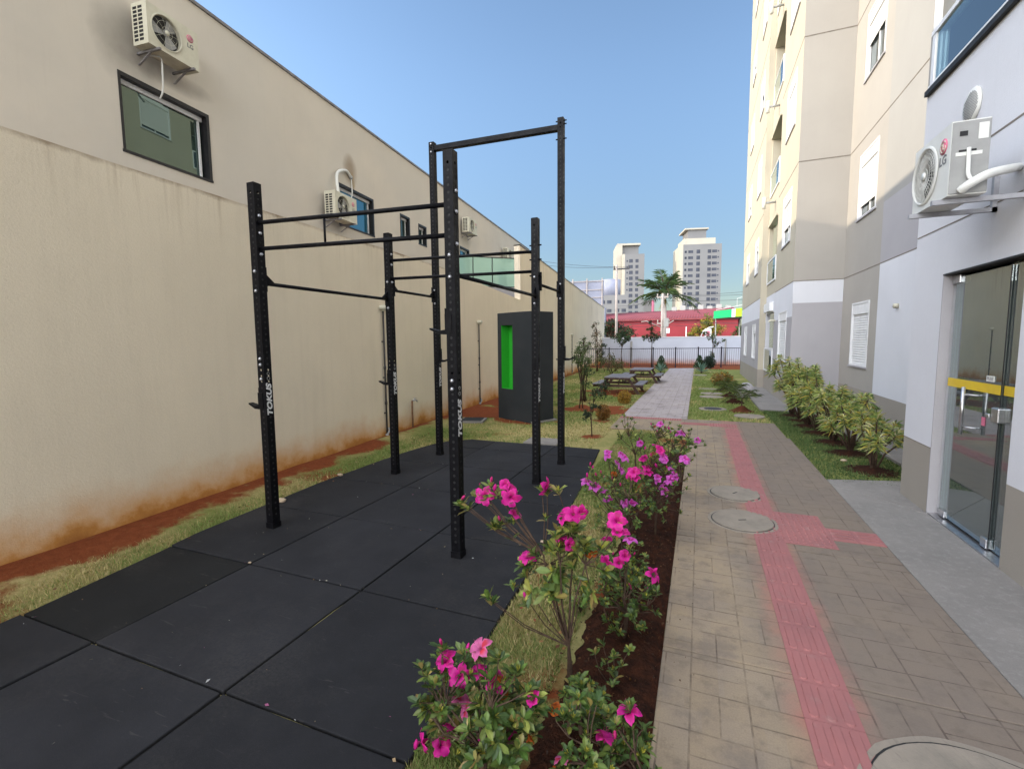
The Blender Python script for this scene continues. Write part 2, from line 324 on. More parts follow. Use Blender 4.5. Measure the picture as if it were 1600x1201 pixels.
# ------------------------------------------------------------------ ground
def lerp(a, b, t): return a + (b - a) * t
def wallx(y): return -4.55 - .058 * y                         # foot line of the boundary wall
MATL = [(-2,-3.5),(1.28,-3.72),(2.21,-3.86),(2.52,-3.93),(3.31,-3.98),(4.1,-4.03),(5.2,-4.0),(5.8,-3.95),(6.42,-3.82),(6.60,-3.62),(6.76,-3.42)]
MATR = [(-2,-.93),(1.4,-1.0),(2.8,-1.06),(3.5,-1.09),(4.6,-1.14),(6.76,-1.33)]
def interp(tab, y):
    if y <= tab[0][0]: return tab[0][1]
    for (a, b), (c, d) in zip(tab, tab[1:]):
        if y <= c: return lerp(b, d, (y-a)/(c-a))
    return tab[-1][1]
def nz(x, y, s, o=0): return noise.noise(Vector((x*s+o, y*s-o, o*.7)))
SOILSPOTS = [(-2.1,10.9,1.0,.8,.9),(-3.3,8.9,.9,.5,.7),(-4.4,9.6,.9,.9,1),(-1.66,7.7,.28,.25,.8),(-2.4,14.6,1.0,1.3,.75),(-1.77,9.4,.3,.3,.6),(-4.6,11.5,.9,1.2,.8),(-3.4,7.4,.7,.25,.4),(-2.9,12.2,.4,.4,.5)]
def soilf(x, y):
    d = x - wallx(y); s = 0
    if y < 8.5:
        wd = .32 + .22*nz(x, y, 1.7, 3) + .12*nz(x, y, 6, 8)
        if d < wd + .25: s = max(s, min(1, (wd + .25 - d)/.35)*(.82 + .45*nz(x, y, 4.5, 6)))
        s = max(s, .55*max(0, nz(x, y, 1.3, 9))*2*(1 if y < 6.5 and x < -2.5 else .3))
        if 6.2 < y < 8.2 and d > .1: s *= .45
    else: s = max(0, min(1, (.45 - d)/.3))*.7
    for cx, cy, rx, ry, st in SOILSPOTS:
        q = ((x-cx)/rx)**2 + ((y-cy)/ry)**2 + .9*nz(x, y, 2.6, 5)
        if q < 1: s = max(s, st*min(1, (1-q)*2))
    if y > 26.5 and x < 3: s = max(s, min(1, (y-26.8)/.8))
    if -1.1 < x < 0 and y < 8: s = max(s, .22 + .6*nz(x, y, 3, 2) + (.3 if x > -.60 else 0))
    return max(0, min(1, s))
def dryf(x, y):
    v = .40 + .75*nz(x, y, .9, 1) + .35*nz(x, y, 3.5, 4)
    if x > 1.3: v -= .62                                      # watered turf beside the building
    elif x > -.2: v -= .22
    elif x < -1.4 and y > 9: v -= .05
    elif y < 9 and x < -1.4: v += .12
    if x < -3 and y < 7.7: v -= .18
    return max(0, min(1, v))
def grid(name, mat, xs, ys, zf, colf=None):
    nx, ny = len(xs), len(ys); m = MB()
    m.v = [(x, y, zf(x, y)) for y in ys for x in xs]
    m.f = [(j*nx+i, j*nx+i+1, (j+1)*nx+i+1, (j+1)*nx+i) for j in range(ny-1) for i in range(nx-1)]
    m.mi = [0]*len(m.f); m.sm = [True]*len(m.f)
    if colf: m.col = [colf(x, y) for y in ys for x in xs]
    return m.build(name, mat)
def fr(a, b, s):
    n = max(1, int(round((b-a)/s))); return [a + (b-a)*i/n for i in range(n+1)]
struct(MB().add([(-1500,-300,-.12),(1500,-300,-.12),(1500,2500,-.12),(-1500,2500,-.12)], [(0,1,2,3)]).build('ground', M['earth']))
struct(grid('lawn', M['lawn'], fr(-8.2, 3.1, .1), fr(-3, 33, .13), lambda x, y: -.022 + .014*nz(x, y, 2.2) + (.05*max(0, 1-abs(x-wallx(y)-.1)/.45) if y < 12 else 0),
     lambda x, y: (soilf(x, y), dryf(x, y), 0)))
def in_ell(x, y, cx, cy, rx, ry): return ((x-cx)/rx)**2 + ((y-cy)/ry)**2 < 1
# pavement slabs (tops at z=0), with the saw-cut joints left open between them
pv = MB()
for a, b in ((-3, .9), (.906, 2.44), (2.446, 3.95), (3.956, 6.3), (6.306, 8.5)):
    pv.box(-.14, 1.375, a, b, -.1, 0)
pv.box(-1.50, 1.34, 8.506, 9.94, -.1, 0)
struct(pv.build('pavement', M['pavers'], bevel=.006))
struct(MB().prism([(-1.5,9.944),(-.2,9.944),(-.28,27.9),(-1.53,27.5)], -.1, -.002).build('garden_path', M['farpath'], bevel=.006))
fc = MB()
fc.prism([(1.379,-3),(1.379,5.96),(1.96,5.2),(2.3,5.1),(2.3,-3)], -.1, -.001); fc.prism([(1.379,5.972),(1.379,6.16),(2.3,6.4),(2.95,6.45),(2.95,5.0),(2.3,5.112),(1.966,5.208)], -.1, -.001)
fc.prism([(2.42,6.46),(2.38,7.2),(2.30,8.5),(2.25,10.5),(2.2,11.72),(2.95,11.72),(2.95,6.46)], -.1, .02)
fc.prism([(1.30,11.74),(1.28,17.4),(1.78,17.4),(2.95,17.4),(2.95,11.74)], -.1, .012)
struct(fc.build('concrete_apron', M['concrete'], bevel=.005))
# tactile strip, raised bars and studs
tb = MB(); T0 = .45; T1 = .665
def trect(x0, x1, y0, y1): tb.box(x0, x1, y0, y1, -.01, .0045)
def bar(x0, x1, y0, y1):
    r = min(x1-x0, y1-y0)/2; cx, cy = (x0+x1)/2, (y0+y1)/2; pts = []
    hx, hy = (x1-x0)/2 - r, (y1-y0)/2 - r
    for q in range(12):
        g = 2*PI*(q+.5)/12; pts.append((cx + math.copysign(hx, math.cos(g)) + r*math.cos(g), cy + math.copysign(hy, math.sin(g)) + r*math.sin(g)))
    n = 12; top = [(cx+(x-cx)*.86, cy+(y-cy)*.95) for x, y in pts]
    tb.add([(x,y,.0045) for x,y in pts] + [(x,y,.010) for x,y in top], [(i,(i+1)%n,(i+1)%n+n,i+n) for i in range(n)] + [tuple(range(n,2*n))])
def stud(x, y, r=.011):
    n = 8; a = [(x+r*math.cos(2*PI*i/n), y+r*math.sin(2*PI*i/n)) for i in range(n)]
    tb.add([(p,q,.0045) for p,q in a] + [(x+(p-x)*.6,y+(q-y)*.6,.0105) for p,q in a], [(i,(i+1)%n,(i+1)%n+n,i+n) for i in range(n)] + [tuple(range(n,2*n))])
yy = -.48
while yy < 9.2:
    L = .235
    if not (4.05 < yy + L/2 < 4.75) and yy + L < 9.25:
        trect(T0, T1, yy+.001, yy+L+.004)
        for q in range(3): bar(T0+.022+q*.064, T0+.062+q*.064, yy+.012, yy+L-.004)
    yy += L + .005
trect(T0, 1.02, 4.08, 4.80)
for i in range(12):
    for j in range(14): stud(T0+.03+i*.046, 4.115+j*.050)
for q in range(2):
    x0 = 1.022 + q*.176; trect(x0, x0+.174, 4.26, 4.52)
    for j in range(4): bar(x0+.006, x0+.17, 4.275+j*.062, 4.312+j*.062)
trect(.2, T1, 9.24, 9.58)
for i in range(10):
    for j in range(7): stud(.225+i*.046, 9.265+j*.048)
trect(-.30, .198, 9.3, 9.52)
for j in range(4): bar(-.29, .19, 9.31+j*.053, 9.345+j*.053)
trect(-1.50, -.302, 9.70, 9.90)
for i in range(26):
    for j in range(4): stud(-1.48+i*.046, 9.72+j*.05)
struct(tb.build('tactile_paving', M['tactile']))

# manholes
def disc(m, cx, cy, r, z0, z1, n=48, mi=0, ry=None): m.prism([(cx + r*math.cos(2*PI*i/n), cy + (ry or r)*math.sin(2*PI*i/n)) for i in range(n)], z0, z1, mi)
def ring(m, r0, r1, z, n=48, mi=0, wob=0):
    vs = []
    for i in range(n):
        g = 2*PI*i/n; k2 = 1 + wob*nz(math.cos(g)*3, math.sin(g)*3, 1)
        vs += [(r0*math.cos(g), r0*math.sin(g), z), (r1*k2*math.cos(g), r1*k2*math.sin(g), z), (r1*k2*math.cos(g), r1*k2*math.sin(g), z-.02)]
    fs = []
    for i in range(n):
        a, b = 3*i, 3*((i+1) % n); fs += [(a,a+1,b+1,b),(a+1,a+2,b+2,b+1)]
    m.add(vs, fs, mi)
def manhole(loc, r, label, raise_=.006, rim=True, mat='manhole'):
    t = thing('manhole_cover', label, 'manhole cover', loc, rnd.uniform(0, 3), 'round concrete manhole covers')
    m = MB(); disc(m, 0, 0, r, -.03, raise_+.006); m.build('lid', M[mat], t, bevel=.004)
    if rim:
        m = MB(); ring(m, r+.001, r+.009, raise_, mi=0, wob=.01); m.build('gap', M['dark'], t)
        m = MB(); ring(m, r+.010, r+.036, raise_-.001, wob=.03); m.build('collar', M['manhole'], t)
    m = MB(); m.box(-.035, .035, -.007, .007, raise_+.004, raise_+.0075); m.build('lifting_slot', M['dark'], t)
    return t
manhole((.375,5.235,0), .23, 'grey round manhole cover cutting into the red strip, second from camera')
manhole((.385,4.455,0), .245, 'grey round manhole cover beside the studded red tactile square')
manhole((.99,1.80,0), .40, 'largest round manhole cover at the bottom right corner of the pavement')
manhole((.31,11.66,-.012), .30, 'round cover with dark centre sunk in the lawn by the path', .004, False)
manhole((.99,10.77,-.014), .29, 'pale round cover in the lawn just past the pavement corner', .01, False)
manhole((.33,14.1,-.014), .31, 'nearer of two pale stepping covers set close together in the lawn', .01, False)
manhole((.36,14.95,-.014), .31, 'farther of two pale stepping covers set close together in the lawn', .01, False)
manhole((.28,16.3,-.014), .29, 'pale round cover in the lawn behind the close-set pair', .01, False)
manhole((1.02,16.2,-.014), .26, 'pale round cover half hidden behind the small palm', .01, False)
manhole((.0,22.5,-.014), .33, 'farthest pale round cover in the lawn near the agave', .01, False)
m = MB(); disc(m, .31, 11.66, .19, -.01, .004); tag(m.build('drain_grate', M['dark']), 'dark round grate in the centre of a sunken lawn cover', 'grate')
t = thing('inspection_box', 'square dark inspection lid with pale concrete rim beside the red soil', 'inspection lid', (-4.25,8.42,-.02), .25)
MB().box(-.25,.25,-.24,.24,0,.04).build('rim', M['concrete'], t, bevel=.006); MB().box(-.2,.2,-.19,.19,.02,.052).build('lid', M['totem'], t, bevel=.004)
t = thing('concrete_slab', 'tan square concrete slab at the far edge of the rubber mats', 'slab', (-2.28,6.98,-.02), .02)
MB().box(-.27,.27,-.2,.22,0,.035).build('slab', M['concrete'], t, bevel=.006)

# azalea bed: dark mulch
struct(grid('flower_bed', M['mulch'], fr(-.68, -.142, .018), fr(-.5, 7.4, .03),
     lambda x, y: -.045 + .06*min(1, max(0, (x + .60 + .06*nz(x, y, 2))/.1))*(1 if y < 6.6 else max(0, (7.2-y)/.6))*(1 if x < -.16 else .6) + .018*nz(x, y, 14) + .010*nz(x, y, 40)))
cl = MB()
for i in range(1500):
    x = rnd.uniform(-.62, -.15) if rnd.random() < .93 else rnd.uniform(-.15, .02); y = rnd.uniform(.6, 6.8)*rnd.uniform(.5, 1); s = rnd.uniform(.003, .011); z0 = .012 if x < -.15 else .002
    p = [Vector((rnd.uniform(-1,1), rnd.uniform(-1,1), rnd.uniform(-.6,1)))*s for _ in range(5)]
    if x > -.15: s *= .6; p = [q*.5 for q in p]
    cc = rnd.choice([(.05,.02,.01),(.03,.012,.008),(.09,.035,.015),(.14,.06,.02)])
    cl.add([Vector((x,y,z0+.004)) + q for q in p], [(0,1,2),(0,2,3),(0,3,4),(1,3,2),(1,4,3)], 0, False, cc)
tag(cl.build('mulch_clods', M['grass']), 'loose dark mulch clods and bark crumbs in the azalea bed', 'mulch', kind='stuff')

# ------------------------------------------------------------------ rubber mats
ROWS = [-.55, .42, 1.37, 2.32, 3.29, 4.26, 5.23, 6.20, 6.76]
cn = ['on the wall side', 'in the middle column', 'along the flower bed side']
rn = ['nearest row at the bottom edge', 'second row from camera', 'third row, before the rig', 'fourth row, at the front posts', 'fifth row, behind front posts',
      'sixth row, at the middle posts', 'seventh row, at the rear posts', 'thin last row by the lawn']
for r in range(len(ROWS)-1):
    y0, y1 = ROWS[r]+.006, ROWS[r+1]-.006
    for c in range(3):
        jx = rnd.uniform(-.012,.012); ys = fr(y0, y1, .25); dz = rnd.uniform(-.003,.003)
        if c == 0: left = [(interp(MATL, q), q) for q in ys]; right = [(-3.012, q) for q in ys]
        elif c == 1: left = [(-3.0, q) for q in ys]; right = [(-2.01, q) for q in ys]
        else: left = [(-1.998, q) for q in ys]; right = [(interp(MATR, q), q) for q in ys]
        poly = right + left[::-1]; m = MB(); m.prism([(x+jx*.3, q) for x, q in poly], -.03, dz)
        wv = lambda v: Vector((v.x, v.y, v.z + (.004*nz(v.x, v.y, 1.3, r+c) if v.z > -.02 else 0)))
        m.xf(wv); mt = M['rubber'][2 if (c == 0 and r == 2) else (r*2+c) % 2]
        tag(m.build('rubber_mat', mt, bevel=.006), f'black rubber mat {cn[c]}, {rn[r]}', 'rubber mat', 'rubber mats under the pull-up rig')

# ------------------------------------------------------------------ grass blades
def grass():
    regions = [(-4.95,-3.3,.6,7.4), (-1.2,-.56,.7,8.6), (-5.6,-1.45,6.7,16), (-.2,1.4,9.9,20), (1.36,2.5,6.1,12), (-6.2,-1.5,16,27.5), (-.2,1.8,20,28)]
    V = []; Cc = []; nprng = np.random.RandomState(3)
    for (x0,x1,y0,y1), dens in zip(regions, (5200, 16000, 900, 1100, 2600, 150, 200)):
        n = int((x1-x0)*(y1-y0)*dens); n = min(n, 85000)
        for i in range(n):
            x = nprng.uniform(x0, x1); y = nprng.uniform(y0, y1) if dens < 3000 and y0 > 6 else y0 + (y1-y0)*nprng.rand()**1.6
            if interp(MATL, y) - .01 < x < interp(MATR, y) + .01 and y < 6.8: continue
            if -.60 < x and y < 8.5 and x < 1.3: continue
            if -1.5 < x < 1.36 and 8.5 < y < 9.95: continue
            if -1.53 < x < -.2 and y > 8.5: continue
            if x < wallx(y)+.02: continue
            if x > 1.27 and y > 11.7: continue
            s = soilf(x, y)
            if nprng.rand() < s*1.3: continue
            if in_ell(x, y, .31, 11.66, .31, .31) or in_ell(x, y, .99, 10.77, .3, .3) or in_ell(x, y, .33, 14.1, .32, .32) or in_ell(x, y, .36, 14.95, .32, .32): continue
            if in_ell(x, y, -4.25, 8.42, .3, .3) or (-2.56 < x < -2 and 6.76 < y < 7.22): continue
            d = dryf(x, y) + nprng.uniform(-.3, .3); dist = max(1, y)
            h = nprng.uniform(.012, .034)*(1 if x < 1.3 else .85); wd = .0016 + .0009*dist*.8
            if y > 10: h *= 1.2
            a = nprng.uniform(0, 2*PI); l = nprng.uniform(.2, 1.3)*h; b = nprng.uniform(0, 2*PI); z0 = -.02
            dx, dy = math.cos(a)*wd, math.sin(a)*wd
            V += [(x-dx, y-dy, z0), (x+dx, y+dy, z0), (x+l*math.cos(b), y+l*math.sin(b), z0+h+.006)]
            if d > .5: c = (.56,.45,.22) if nprng.rand() < .5 else (.36,.34,.12)
            elif nprng.rand() < .5: c = (.17,.26,.06)
            else: c = (.30,.34,.11)
            if x > 1.3 and d <= .5: c = (.07,.13,.035) if nprng.rand() < .6 else (.14,.18,.06)
            v = nprng.uniform(.7, 1.25); Cc += [(c[0]*v, c[1]*v, c[2]*v)]*3
    m = MB(); m.v = V; n = len(V)//3; m.f = [(3*i,3*i+1,3*i+2) for i in range(n)]; m.mi = [0]*n; m.sm = [False]*n; m.col = Cc
    tag(m.build('grass', M['grass']), 'short patchy green and straw coloured lawn grass', 'grass', kind='stuff')
grass()
lt = MB()
for i in range(240):
    if rnd.random() < .5: x = rnd.uniform(-1.05,-.6); y = rnd.uniform(.9, 6)
    else: y = rnd.uniform(1.2, 8); x = wallx(y) + rnd.uniform(.1, .9)
    s = rnd.uniform(.008,.02); a = rnd.uniform(0, 6.3); cc = rnd.choice([(.22,.07,.03),(.30,.16,.06),(.14,.06,.03),(.4,.28,.16)])
    ux, uy = math.cos(a)*s, math.sin(a)*s
    lt.add([(x-ux,y-uy,.006),(x-uy*.4,y+ux*.4,.014),(x+ux,y+uy,.008),(x+uy*.4,y-ux*.4,.004)], [(0,1,2),(0,2,3)], 0, False, cc)
tag(lt.build('leaf_litter', M['grass']), 'fallen brown and orange leaves scattered on the grass', 'leaf litter', kind='stuff')
db = MB()
for i in range(110):
    x = rnd.uniform(-3.7,-1.15); y = rnd.uniform(1.0, 6.4)*rnd.uniform(.5,1)+.4; s = rnd.uniform(.002,.009)*(1 if rnd.random() < .9 else 2); a = rnd.uniform(0, 6.3)
    if rnd.random() < .45: y = rnd.choice(ROWS[1:-1]) + rnd.uniform(-.02,.02)
    cc = rnd.choice([(.45,.42,.34),(.30,.24,.15),(.5,.5,.5),(.22,.13,.07),(.35,.10,.22)]); ux, uy = math.cos(a)*s, math.sin(a)*s
    db.add([(x-ux,y-uy,.005),(x-uy*.4,y+ux*.4,.009),(x+ux,y+uy,.006),(x+uy*.3,y-ux*.5,.005)], [(0,1,2),(0,2,3)], 0, False, cc)
tag(db.build('debris', M['grass']), 'tiny dry bits, petals and grit scattered on the black rubber mats', 'debris', kind='stuff')
for i, (x, y, s, lab) in enumerate([(-3.90,3.40,.045,'tan stone on the grass left of the front post, by the mat edge'),(-4.0,4.35,.03,'small tan stone just right of the front left post at the mat edge'),(-3.02,2.33,.012,'tiny pale pebble on the mat seam nearest the wall'),(1.78,7.15,.03,'pale pebble in the mulch of the nearest variegated shrub'),(-1.12,3.42,.02,'pale pebble at the mat edge beside the azaleas')]):
    m = MB(); vs = []
    for a in range(6):
        for b in range(8):
            th = PI*(a+.5)/6; ph = 2*PI*b/8; q = Vector((math.sin(th)*math.cos(ph)*1.3, math.sin(th)*math.sin(ph)*.8, math.cos(th)*.55))
            vs.append(q*s*(1+.3*noise.noise(q*2+Vector((i,0,0)))))
    fs = [(a*8+b, (a+1)*8+b, (a+1)*8+(b+1)%8, a*8+(b+1)%8) for a in range(5) for b in range(8)] + [tuple(range(8)), tuple(range(47,39,-1))]
    o = m.add(vs, fs, 0, True).build('stone', M['stone']); o.location = (x, y, s*.35); tag(o, lab, 'stone', 'loose stones')

# ------------------------------------------------------------------ wall builder with openings
def facade(P, us, vs, holes, depth, cm):
    """P(u,v,w)->xyz; returns dict material -> MB"""
    out = {}
    us = sorted(set(us + [h[0] for h in holes] + [h[1] for h in holes])); vs = sorted(set(vs + [h[2] for h in holes] + [h[3] for h in holes]))
    for a, b in zip(us, us[1:]):
        for c, d in zip(vs, vs[1:]):
            u, v = (a+b)/2, (c+d)/2
            if any(h[0] < u < h[1] and h[2] < v < h[3] for h in holes): continue
            out.setdefault(cm(u, v), MB()).quad(P(a,c,0), P(b,c,0), P(b,d,0), P(a,d,0))
    for h in holes:
        a, b, c, d = h[:4]; dp = h[4] if len(h) > 4 else depth; mm = out.setdefault(cm((a+b)/2, d+.02), MB())
        for p, q in (((a,c),(b,c)),((b,c),(b,d)),((b,d),(a,d)),((a,d),(a,c))):
            mm.quad(P(*p,0), P(*q,0), P(*q,dp), P(*p,dp))
    return out
def build_facade(out, parent, name='wall'):
    for k2, m in out.items(): m.build(name, M[k2], parent)

# ------------------------------------------------------------------ left boundary wall
bw = thing('boundary_wall', 'long cream stucco boundary wall stained orange at its foot', 'wall')
def zt2(y): return lerp(4.60, 3.90, (y-14.15)/(34.6-14.15))
def slab_wall(y0, y1, zt, n, th=.2, zb=-.1):
    m = MB(); ys = fr(y0, y1, (y1-y0)/n)
    for a, b in zip(ys, ys[1:]):
        xa, xb = wallx(a), wallx(b)
        m.quad((xa,a,zb),(xb,b,zb),(xb,b,zt(b)),(xa,a,zt(a))); m.quad((xa-th,a,zb),(xa-th,a,zt(a)),(xb-th,b,zt(b)),(xb-th,b,zb))
        m.quad((xa,a,zt(a)),(xb,b,zt(b)),(xb-th,b,zt(b)),(xa-th,a,zt(a)))
    for e in (ys[0], ys[-1]): m.quad((wallx(e),e,zb),(wallx(e),e,zt(e)),(wallx(e)-th,e,zt(e)),(wallx(e)-th,e,zb))
    return m
def ztl(y): return 3.15 + .012*nz(0, y, .8) - (max(0, y-8.6)*.045 if y > 8.6 else 0)
slab_wall(-9, 14.15, ztl, 90).build('low_section', M['boundary'], bw)
slab_wall(14.15, 34.6, zt2, 20).build('high_section', M['boundary'], bw)
m = MB()
for a, b in zip(fr(14.15, 34.6, 1.02), fr(14.15, 34.6, 1.02)[1:]):
    xa, xb = wallx(a), wallx(b); m.add([(xa+.02,a,zt2(a)+.002),(xb+.02,b,zt2(b)+.002),(xb-.22,b,zt2(b)+.002),(xa-.22,a,zt2(a)+.002),(xa+.02,a,zt2(a)+.035),(xb+.02,b,zt2(b)+.035),(xb-.22,b,zt2(b)+.035),(xa-.22,a,zt2(a)+.035)],
        [(3,2,1,0),(4,5,6,7),(0,1,5,4),(2,3,7,6)])
m.build('coping', M['coping'], bw)

# ------------------------------------------------------------------ neighbour's house behind the boundary wall
hs = thing('neighbour_house', 'long grey-beige house with flat roofline behind the left boundary wall', 'house', (-7.1,0,0), math.atan(.094))
HT = 6.98
HW = [(4.30,5.68,4.29,5.35,'a'),(9.02,10.48,4.38,5.33,'b'),(11.85,12.42,4.68,5.33,'c'),(12.97,13.52,4.68,5.30,'d'),(16.3,17.28,4.25,5.24,'e'),(21.1,22.35,4.3,5.2,'e')]
P = lambda u, v, w_: (-w_, u, v)
fo = facade(P, [-9, 2, 6, 14, 20, 27], [-.1, 3, HT], [h[:4] for h in HW], .14, lambda u, v: 'house')
for k2, m in fo.items():
    m.quad((0,27,-.1),(0,27,HT),(-9,27,HT),(-9,27,-.1)); m.quad((0,-9,-.1),(-9,-9,-.1),(-9,-9,HT),(0,-9,HT)); m.quad((0,-9,HT),(-9,-9,HT),(-9,27,HT),(0,27,HT)); m.quad((-9,-9,-.1),(-9,27,-.1),(-9,27,HT),(-9,-9,HT))
    m.build('wall', M['house'], hs)
MB().box(-.22,.03,-9,27.02,HT+.002,HT+.05).build('coping', M['coping'], hs)
for a, b, c, d, kd in HW:
    fr_ = MB(); t_ = .045
    fr_.box(-.14,.012,a,a+.03,c,d); fr_.box(-.14,.012,b-.05,b,c,d); fr_.box(-.14,.012,a+.03,b-.05,d-.055,d); fr_.box(-.14,.014,a-.01,b+.01,c-.02,c+.018)
    f = fr_.build('window', M['black'], hs)
    MB().box(-.115,-.085,a+.03,b-.05,d-.12,d-.055).build('top_track', M['alu'], f); MB().box(-.115,-.088,b-.13,b-.10,c+.018,d-.12).build('side_track', M['alu'], f)
    mid = (a+b)/2 - .02
    if kd in 'abe':
        MB().box(-.12,-.108,a+.03,mid+.03,c+.018,d-.12).build('pane', M['wglass' if kd == 'a' else 'bglass'], f)
        MB().box(-.135,-.124,mid-.03,b-.05,c+.018,d-.055).build('pane', M['wglass' if kd == 'a' else 'bglass'], f)
    else: MB().box(-.12,-.108,a+.03,b-.05,c+.018,d-.12).build('pane', M['wglass'], f)
# wedge balcony with green glass, past the fourth window
bp = [(-8.45,15.4),(-7.35,16.4),(-6.32,17.25),(-8.6,17.6)]
inv = (Matrix.Translation((-7.1,0,0)) @ Matrix.Rotation(math.atan(.094),4,'Z')).inverted()
bl = [(inv @ Vector((x,y,0)))[:2] for x, y in bp]
bo = MB(); bo.prism(bl, 2.6, 3.62); bo.build('balcony', M['lav'], hs)
bal = [o for o in hs.children if o.name.startswith('balcony')][0]
def seg_glass(p, q, z0, z1, th=.012):
    d = Vector((q[0]-p[0], q[1]-p[1])).normalized(); n_ = Vector((-d.y, d.x))*th
    return MB().prism([(p[0],p[1]),(q[0],q[1]),(q[0]+n_.x,q[1]+n_.y),(p[0]+n_.x,p[1]+n_.y)], z0, z1)
A_, B_, C_ = Vector(bl[0]), Vector(bl[1]), Vector(bl[2])
for p, q in ((A_, lerp(A_,B_,.49)), (lerp(A_,B_,.5), B_), (B_, C_)): seg_glass(p, q, 3.66, 4.72).build('glass_panel', M['frostglass'], bal)
m = MB(); m.tube([(*A_,3.65),(*B_,3.65),(*C_,3.65)], .02, 6); m.tube([(*A_,4.73),(*B_,4.73),(*C_,4.73)], .018, 6)
for p in (lerp(A_,B_,.495), B_): m.tube([(*p,3.65),(*p,4.73)], .018, 6)
m.build('rail', M['black'], bal)

# ------------------------------------------------------------------ air conditioners
def text_mb(txt, size, shear=0, bold=0):
    cu = bpy.data.curves.new('txt', 'FONT'); cu.body = txt; cu.size = size; cu.shear = shear; cu.offset = bold; cu.extrude = .0008; cu.align_x = 'CENTER'; cu.align_y = 'CENTER'; cu.resolution_u = 3
    o = bpy.data.objects.new('txt', cu); C.objects.link(o); dg = bpy.context.evaluated_depsgraph_get()
    me = bpy.data.meshes.new_from_object(o.evaluated_get(dg)); m = MB()
    m.add([v.co.copy() for v in me.vertices], [tuple(p.vertices) for p in me.polygons]); bpy.data.objects.remove(o); bpy.data.meshes.remove(me); return m
def ac_unit(label, loc, rz, W=.78, H=.55, D=.28, gap=.10, body='creampl', louvre=True, dense=False, wires=True, drop=0):
    """front faces local +x, back of casing at x=gap, wall at x=0, near end at y=-W/2"""
    t = thing('air_conditioner', label, 'air conditioner', loc, rz, 'wall-hung air conditioner units')
    x0, x1, y0, y1 = gap, gap+D, -W/2, W/2; r = H*.385; fy, fz = y0 + W*.36, H*.5
    m = MB(); nn = 40                                      # casing with a round fan opening in front
    m.quad((x0,y0,0),(x0,y1,0),(x0,y1,H),(x0,y0,H)); m.quad((x0,y0,H),(x0,y1,H),(x1,y1,H),(x1,y0,H)); m.quad((x0,y0,0),(x1,y0,0),(x1,y1,0),(x0,y1,0))
    m.quad((x0,y1,0),(x1,y1,0),(x1,y1,H),(x0,y1,H)); m.quad((x0,y0,0),(x0,y0,H),(x1,y0,H),(x1,y0,0))
    cs = [];
    for i in range(nn):
        g = 2*PI*i/nn; dy, dz = math.cos(g), math.sin(g); ts = []
        ts.append(((y1 if dy > 0 else y0)-fy)/dy if abs(dy) > 1e-6 else 9); ts.append(((H if dz > 0 else 0)-fz)/dz if abs(dz) > 1e-6 else 9)
        tt = min(q for q in ts if q > 0); cs.append((fy+dy*tt, fz+dz*tt))
    ci = [(fy+r*math.cos(2*PI*i/nn), fz+r*math.sin(2*PI*i/nn)) for i in range(nn)]
    n = len(m.v); m.v += [(x1,*p) for p in cs] + [(x1,*p) for p in ci] + [(x1+.012, fy+(p[0]-fy)*1.0, fz+(p[1]-fz)*1.0) for p in ci] + [(x1-.05,*p) for p in ci]
    for i in range(nn):
        j = (i+1) % nn
        for a, b in ((0, nn), (nn, 3*nn)): m.f.append((n+a+i, n+a+j, n+b+j, n+b+i)); m.mi.append(0); m.sm.append(False)
    for cy_, cz_ in ((y0,0),(y1,0),(y0,H),(y1,H)):         # corner fill triangles
        ds = sorted(range(nn), key=lambda i: (cs[i][0]-cy_)**2 + (cs[i][1]-cz_)**2)[:2]
        m.add([(x1,cy_,cz_),(x1,*cs[ds[0]]),(x1,*cs[ds[1]])], [(0,1,2)])
    m.build('casing', M[body], t)
    m = MB(); m.add([(x1+.004, fy+(r+s*.022)*math.cos(2*PI*i/nn), fz+(r+s*.022)*math.sin(2*PI*i/nn)) for s in (0,1) for i in range(nn)] + [(x1+.016, fy+(r+.008)*math.cos(2*PI*i/nn), fz+(r+.008)*math.sin(2*PI*i/nn)) for i in range(nn)],
        [(i,(i+1)%nn,(i+1)%nn+2*nn,i+2*nn) for i in range(nn)] + [(i+2*nn,(i+1)%nn+2*nn,(i+1)%nn+nn,i+nn) for i in range(nn)], 0, True)
    m.build('fan_ring', M[body], t)
    m = MB(); m.add([(x1-.052, fy+r*math.cos(2*PI*i/nn), fz+r*math.sin(2*PI*i/nn)) for i in range(nn)], [tuple(range(nn))]); m.build('fan_cavity', M['dark'], t)
    m = MB()
    for q in range(3):
        g0 = 2*PI*q/3 + .5; pts = []
        for s in range(7): gg = g0 + s*.16; pts.append((x1-.045+s*.005, fy+r*.9*math.cos(gg), fz+r*.9*math.sin(gg)))
        inn = [(x1-.04, fy+r*.2*math.cos(g0+.1), fz+r*.2*math.sin(g0+.1)), (x1-.02, fy+r*.2*math.cos(g0+1.3), fz+r*.2*math.sin(g0+1.3))]
        m.add([inn[0]] + pts + [inn[1]], [tuple(range(9))])
    m.add([(x1-.012, fy+r*.22*math.cos(2*PI*i/16), fz+r*.22*math.sin(2*PI*i/16)) for i in range(16)], [tuple(range(16))])
    m.build('fan', M['greypl' if not dense else 'greypl'], t)
    m = MB(); nr = 36 if dense else 10
    for i in range(nr):
        g = 2*PI*i/nr; m.tube([(x1+.004, fy+r*.15*math.cos(g), fz+r*.15*math.sin(g)), (x1+.012, fy+r*.6*math.cos(g), fz+r*.6*math.sin(g)), (x1+.004, fy+r*math.cos(g), fz+r*math.sin(g))], .0016 if dense else .0014, 4)
